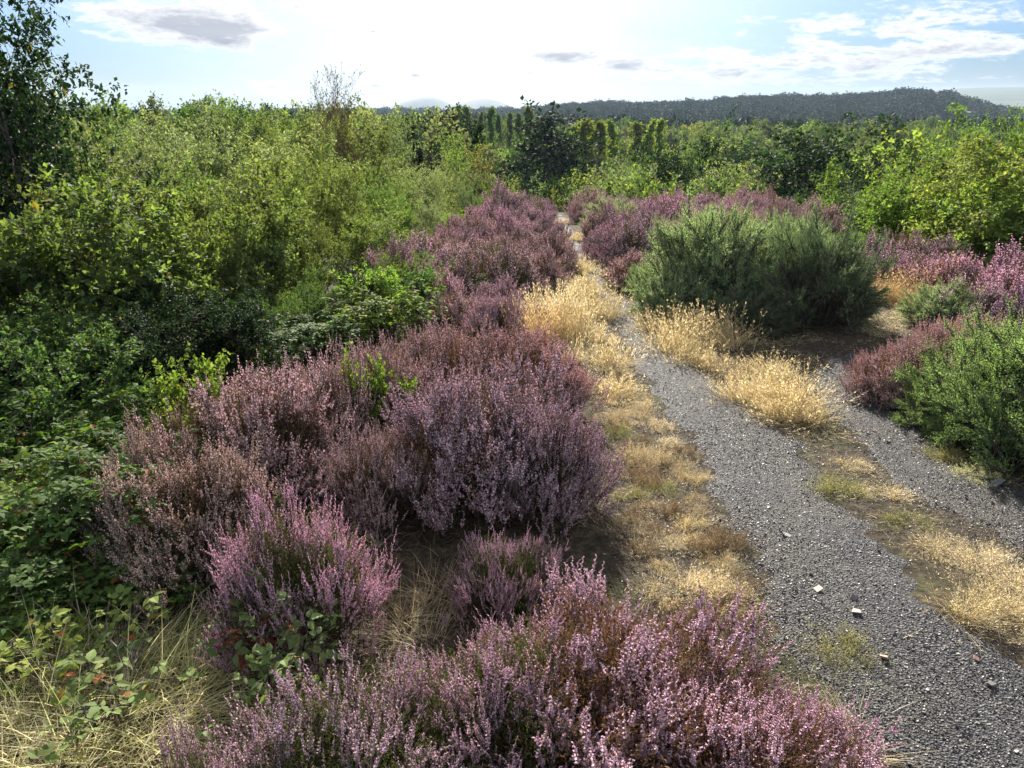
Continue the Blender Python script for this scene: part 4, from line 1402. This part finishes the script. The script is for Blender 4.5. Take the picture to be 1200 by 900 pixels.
# weathered stake in the left heather
mb = MB()
rng = rg(900)
zz = np.linspace(-.1, .46, 8)
ctr = np.stack([.012 * np.sin(zz * 9), .01 * np.cos(zz * 7), zz], 1)
rad8 = np.array([.05, .048, .045, .046, .042, .043, .04, .026])
tubes(mb, ctr[:-1], ctr[1:], rad8[:-1], rad8[1:], 9)
ringv = np.stack([np.cos(np.arange(9) * .698), np.sin(np.arange(9) * .698), 0 * np.arange(9)], 1) * .026 + ctr[-1] + np.array([0, 0, .001])
mb.add(np.concatenate([ringv, [[*ctr[-1][:2], ctr[-1][2] + .02]]]), np.array([[i, (i + 1) % 9, 9] for i in range(9)]))
p = sight(507, 362, 7.0)
o = link('wooden_stake', mb.mesh('wooden_stake', bark_material('old_stake', [(.3, (.05, .045, .042)), (.7, (.13, .12, .115))], 60)))
o.location = (p[0], p[1], float(h(p[0], p[1])))
o.rotation_euler = (.06, -.2, 0)
tag(o, 'weathered dark wooden stake leaning in the left heather beside the brambles', 'stake')

# bleached dead twigs sticking out of the mauve mound and the brambles
for i, (px, py, d, s, lab) in enumerate(((440, 650, 2.25, .30, 'bleached dead heather twigs in front of the large mauve mound'), (115, 770, 1.9, .22, 'pale dead twig lying over the bramble patch'), (385, 690, 2.2, .2, 'pale dead twig at the back of the rounded pink mound'))):
    rng = rg(920 + i)
    lv = grow(rng, s, 3, [(4, .2, .95, .5, 20, 50, 4, .2, .03, flat), (3, .2, .95, .5, 20, 50, 3, .2, .02, flat)], .0024, 1.1, .22)
    mb = MB()
    wood(mb, lv, (5, 4, 3, 3, 3))
    p = sight(px, py, d)
    o = link('dead_twig', mb.mesh('dead_twig', M_DEADWOOD))
    o.location = (p[0], p[1], float(h(p[0], p[1])) + .12)
    tag(o, lab, 'twig')

# ------------------------------------------------------------------ haze
mb = MB()
B, zlo, zhi = 3250.0, GROUND_MIN - 75.0, 30.0
c = np.array([[a, b, d] for a in (-B, B) for b in (-B, B) for d in (zlo, zhi)])
mb.add(c, np.array([[0, 1, 3, 2], [4, 6, 7, 5], [0, 4, 5, 1], [2, 3, 7, 6], [0, 2, 6, 4], [1, 5, 7, 3]]))
m, nt, nd, ln, out = mat('air')
pv = N(nt, 'ShaderNodeVolumePrincipled')
pv.inputs['Color'].default_value = (.60, .77, 1.0, 1)
pv.inputs['Density'].default_value = .0002
pv.inputs['Anisotropy'].default_value = .05
ln.new(pv.outputs[0], out.inputs['Volume'])
ho = link('haze', mb.mesh('haze', m))
tag(ho, 'pale haze over the far wood and hills', 'haze', None, 'stuff')

# ------------------------------------------------------------------ sky and sun
w = bpy.data.worlds.new('World')
SC.world = w
w.use_nodes = True
nt = w.node_tree
nt.nodes.clear()
ln = nt.links
wo = nt.nodes.new('ShaderNodeOutputWorld')
bg = nt.nodes.new('ShaderNodeBackground')
bg.inputs['Strength'].default_value = .06
sky = nt.nodes.new('ShaderNodeTexSky')
sky.sky_type = 'NISHITA'
sky.sun_disc = False
sky.sun_elevation = SUN_EL
sky.sun_rotation = SUN_AZ
sky.altitude = 200
sky.air_density, sky.dust_density, sky.ozone_density = 1.0, 1.0, 1.0
tc = nt.nodes.new('ShaderNodeTexCoord').outputs['Generated']
sp = nt.nodes.new('ShaderNodeSeparateXYZ')
ln.new(tc, sp.inputs[0])


def mth(op, a, b=None, c=None, clamp=False):
    n = nt.nodes.new('ShaderNodeMath')
    n.operation = op
    n.use_clamp = clamp
    for i, v in enumerate((a, b, c)):
        if v is None:
            continue
        if hasattr(v, 'is_linked'):
            ln.new(v, n.inputs[i])
        else:
            n.inputs[i].default_value = v
    return n.outputs[0]


az = mth('ARCTAN2', sp.outputs[0], sp.outputs[1])
el = mth('ARCSINE', sp.outputs[2])
cmb = nt.nodes.new('ShaderNodeCombineXYZ')
ln.new(mth('MULTIPLY', az, 7.0), cmb.inputs[0])
ln.new(mth('MULTIPLY', el, 26.0), cmb.inputs[1])
cv = cmb.outputs[0]
n_big = noise(nt, cv, 1.9, 9, .62, .5)
n_fine = noise(nt, cv, 7.5, 8, .65, .4)
# single clouds: (px, py, half width px, half height px, strength)
CL = [(225, 28, 115, 30, 1.0), (265, 48, 70, 12, .8), (135, 12, 60, 10, .5), (655, 66, 75, 16, .9), (730, 76, 60, 16, .8), (620, 86, 45, 9, .6), (318, 102, 32, 9, .7), (440, 100, 18, 6, .7), (1060, 28, 200, 26, .6), (980, 70, 260, 30, .62),
      (850, 85, 190, 24, .6), (1120, 60, 140, 20, .6), (350, 8, 50, 9, .5), (345, 112, 80, 9, .5), (487, 88, 10, 4, .8), (437, 37, 9, 3, .8)]
dens, vside = None, 0.0
for px, py, hw, hh_, st in CL:
    d = ray(px, py)
    a0, e0 = math.atan2(d[0], d[1]), math.asin(d[2])
    u = mth('DIVIDE', mth('SUBTRACT', az, a0), hw / F_PX * 1.0)
    v = mth('DIVIDE', mth('SUBTRACT', el, e0), hh_ / F_PX)
    q2 = mth('ADD', mth('MULTIPLY', u, u), mth('MULTIPLY', v, v))
    k = mth('MULTIPLY', mth('SUBTRACT', 1.15, mth('SQRT', q2)), st, clamp=True)
    dens = k if dens is None else mth('MAXIMUM', dens, k)
    vside = mth('SUBTRACT', vside, mth('MULTIPLY', k, v))
# cloud cover above and away from the photographed strip of sky
hi = mth('MULTIPLY', mth('SUBTRACT', el, .13), 3.0, clamp=True)
gen = mth('MULTIPLY', hi, .55)
dens = mth('MAXIMUM', dens, gen)
cover = mth('ADD', mth('MULTIPLY', dens, .78), mth('ADD', mth('MULTIPLY', n_big, 1.2), mth('MULTIPLY', n_fine, .62)))
fac = nt.nodes.new('ShaderNodeMapRange')
fac.interpolation_type = 'SMOOTHSTEP'
fac.inputs['From Min'].default_value, fac.inputs['From Max'].default_value = 1.13, 1.38
ln.new(cover, fac.inputs['Value'])
thick = nt.nodes.new('ShaderNodeMapRange')
thick.inputs['From Min'].default_value, thick.inputs['From Max'].default_value = 1.27, 1.62
ln.new(cover, thick.inputs['Value'])
low = nt.nodes.new('ShaderNodeMapRange')
low.interpolation_type = 'SMOOTHSTEP'
low.inputs['From Min'].default_value, low.inputs['From Max'].default_value = 0.0, .42
ln.new(el, low.inputs['Value'])
clear = mixc(nt, 1.0, sky.outputs[0], mixc(nt, low.outputs[0], (.195, .33, .61), (1.0, 1.0, 1.0)), 'MULTIPLY')
# thin high veil lit up round the sun
da = mth('MULTIPLY', mth('SUBTRACT', az, float(SUN_AZ) + .02), 3.5)
veil = mth('MULTIPLY', mth('EXPONENT', mth('MULTIPLY', mth('MULTIPLY', da, da), -1.0)), mth('ADD', .38, mth('MULTIPLY', n_big, .95)), clamp=True)
hor = mth('MULTIPLY', mth('SUBTRACT', .05, el), 4.0, clamp=True)
veil = mth('MAXIMUM', veil, hor)
clear = mixc(nt, veil, clear, (6.4, 6.4, 6.4))
under = mth('ADD', mth('MULTIPLY', thick.outputs[0], .75), mth('MULTIPLY', vside, .30), clamp=True)
cc = mixc(nt, under, (6.6, 6.6, 6.6), (1.9, 2.1, 2.6))
skyc = mixc(nt, mth('MULTIPLY', fac.outputs[0], .95), clear, cc)
ln.new(skyc, bg.inputs['Color'])
ln.new(bg.outputs[0], wo.inputs['Surface'])

sl = bpy.data.lights.new('sun', 'SUN')
sl.energy = 5.0
sl.angle = R(.5)
sl.color = (1.0, .93, .82)
so = link('sun', sl)
sd = Vector((math.sin(SUN_AZ) * math.cos(SUN_EL), math.cos(SUN_AZ) * math.cos(SUN_EL), math.sin(SUN_EL)))
so.rotation_euler = sd.to_track_quat('Z', 'Y').to_euler()
so.location = (0, 0, 40)

# ------------------------------------------------------------------ camera and render settings
cd = bpy.data.cameras.new('camera')
cd.sensor_fit, cd.sensor_width = 'HORIZONTAL', 36.0
cd.lens = 36.0 * F_PX / 1200.0
cd.clip_start, cd.clip_end = .05, 9000
co = link('camera', cd)
co.location = tuple(CAM)
co.rotation_euler = (PI / 2 - PITCH, 0, 0)
SC.camera = co
vs = SC.view_settings
vs.view_transform, vs.look = 'Standard', 'None'
vs.exposure, vs.gamma, vs.use_curve_mapping = 1.58, 1.0, False
cy = SC.cycles
cy.use_denoising = True
cy.denoiser = 'OPENIMAGEDENOISE'
cy.denoising_input_passes = 'RGB_ALBEDO_NORMAL'
cy.max_bounces, cy.diffuse_bounces, cy.glossy_bounces, cy.transmission_bounces, cy.volume_bounces = 6, 3, 2, 3, 0
cy.transparent_max_bounces = 4
cy.caustics_reflective = cy.caustics_refractive = False
cy.sample_clamp_indirect = 6
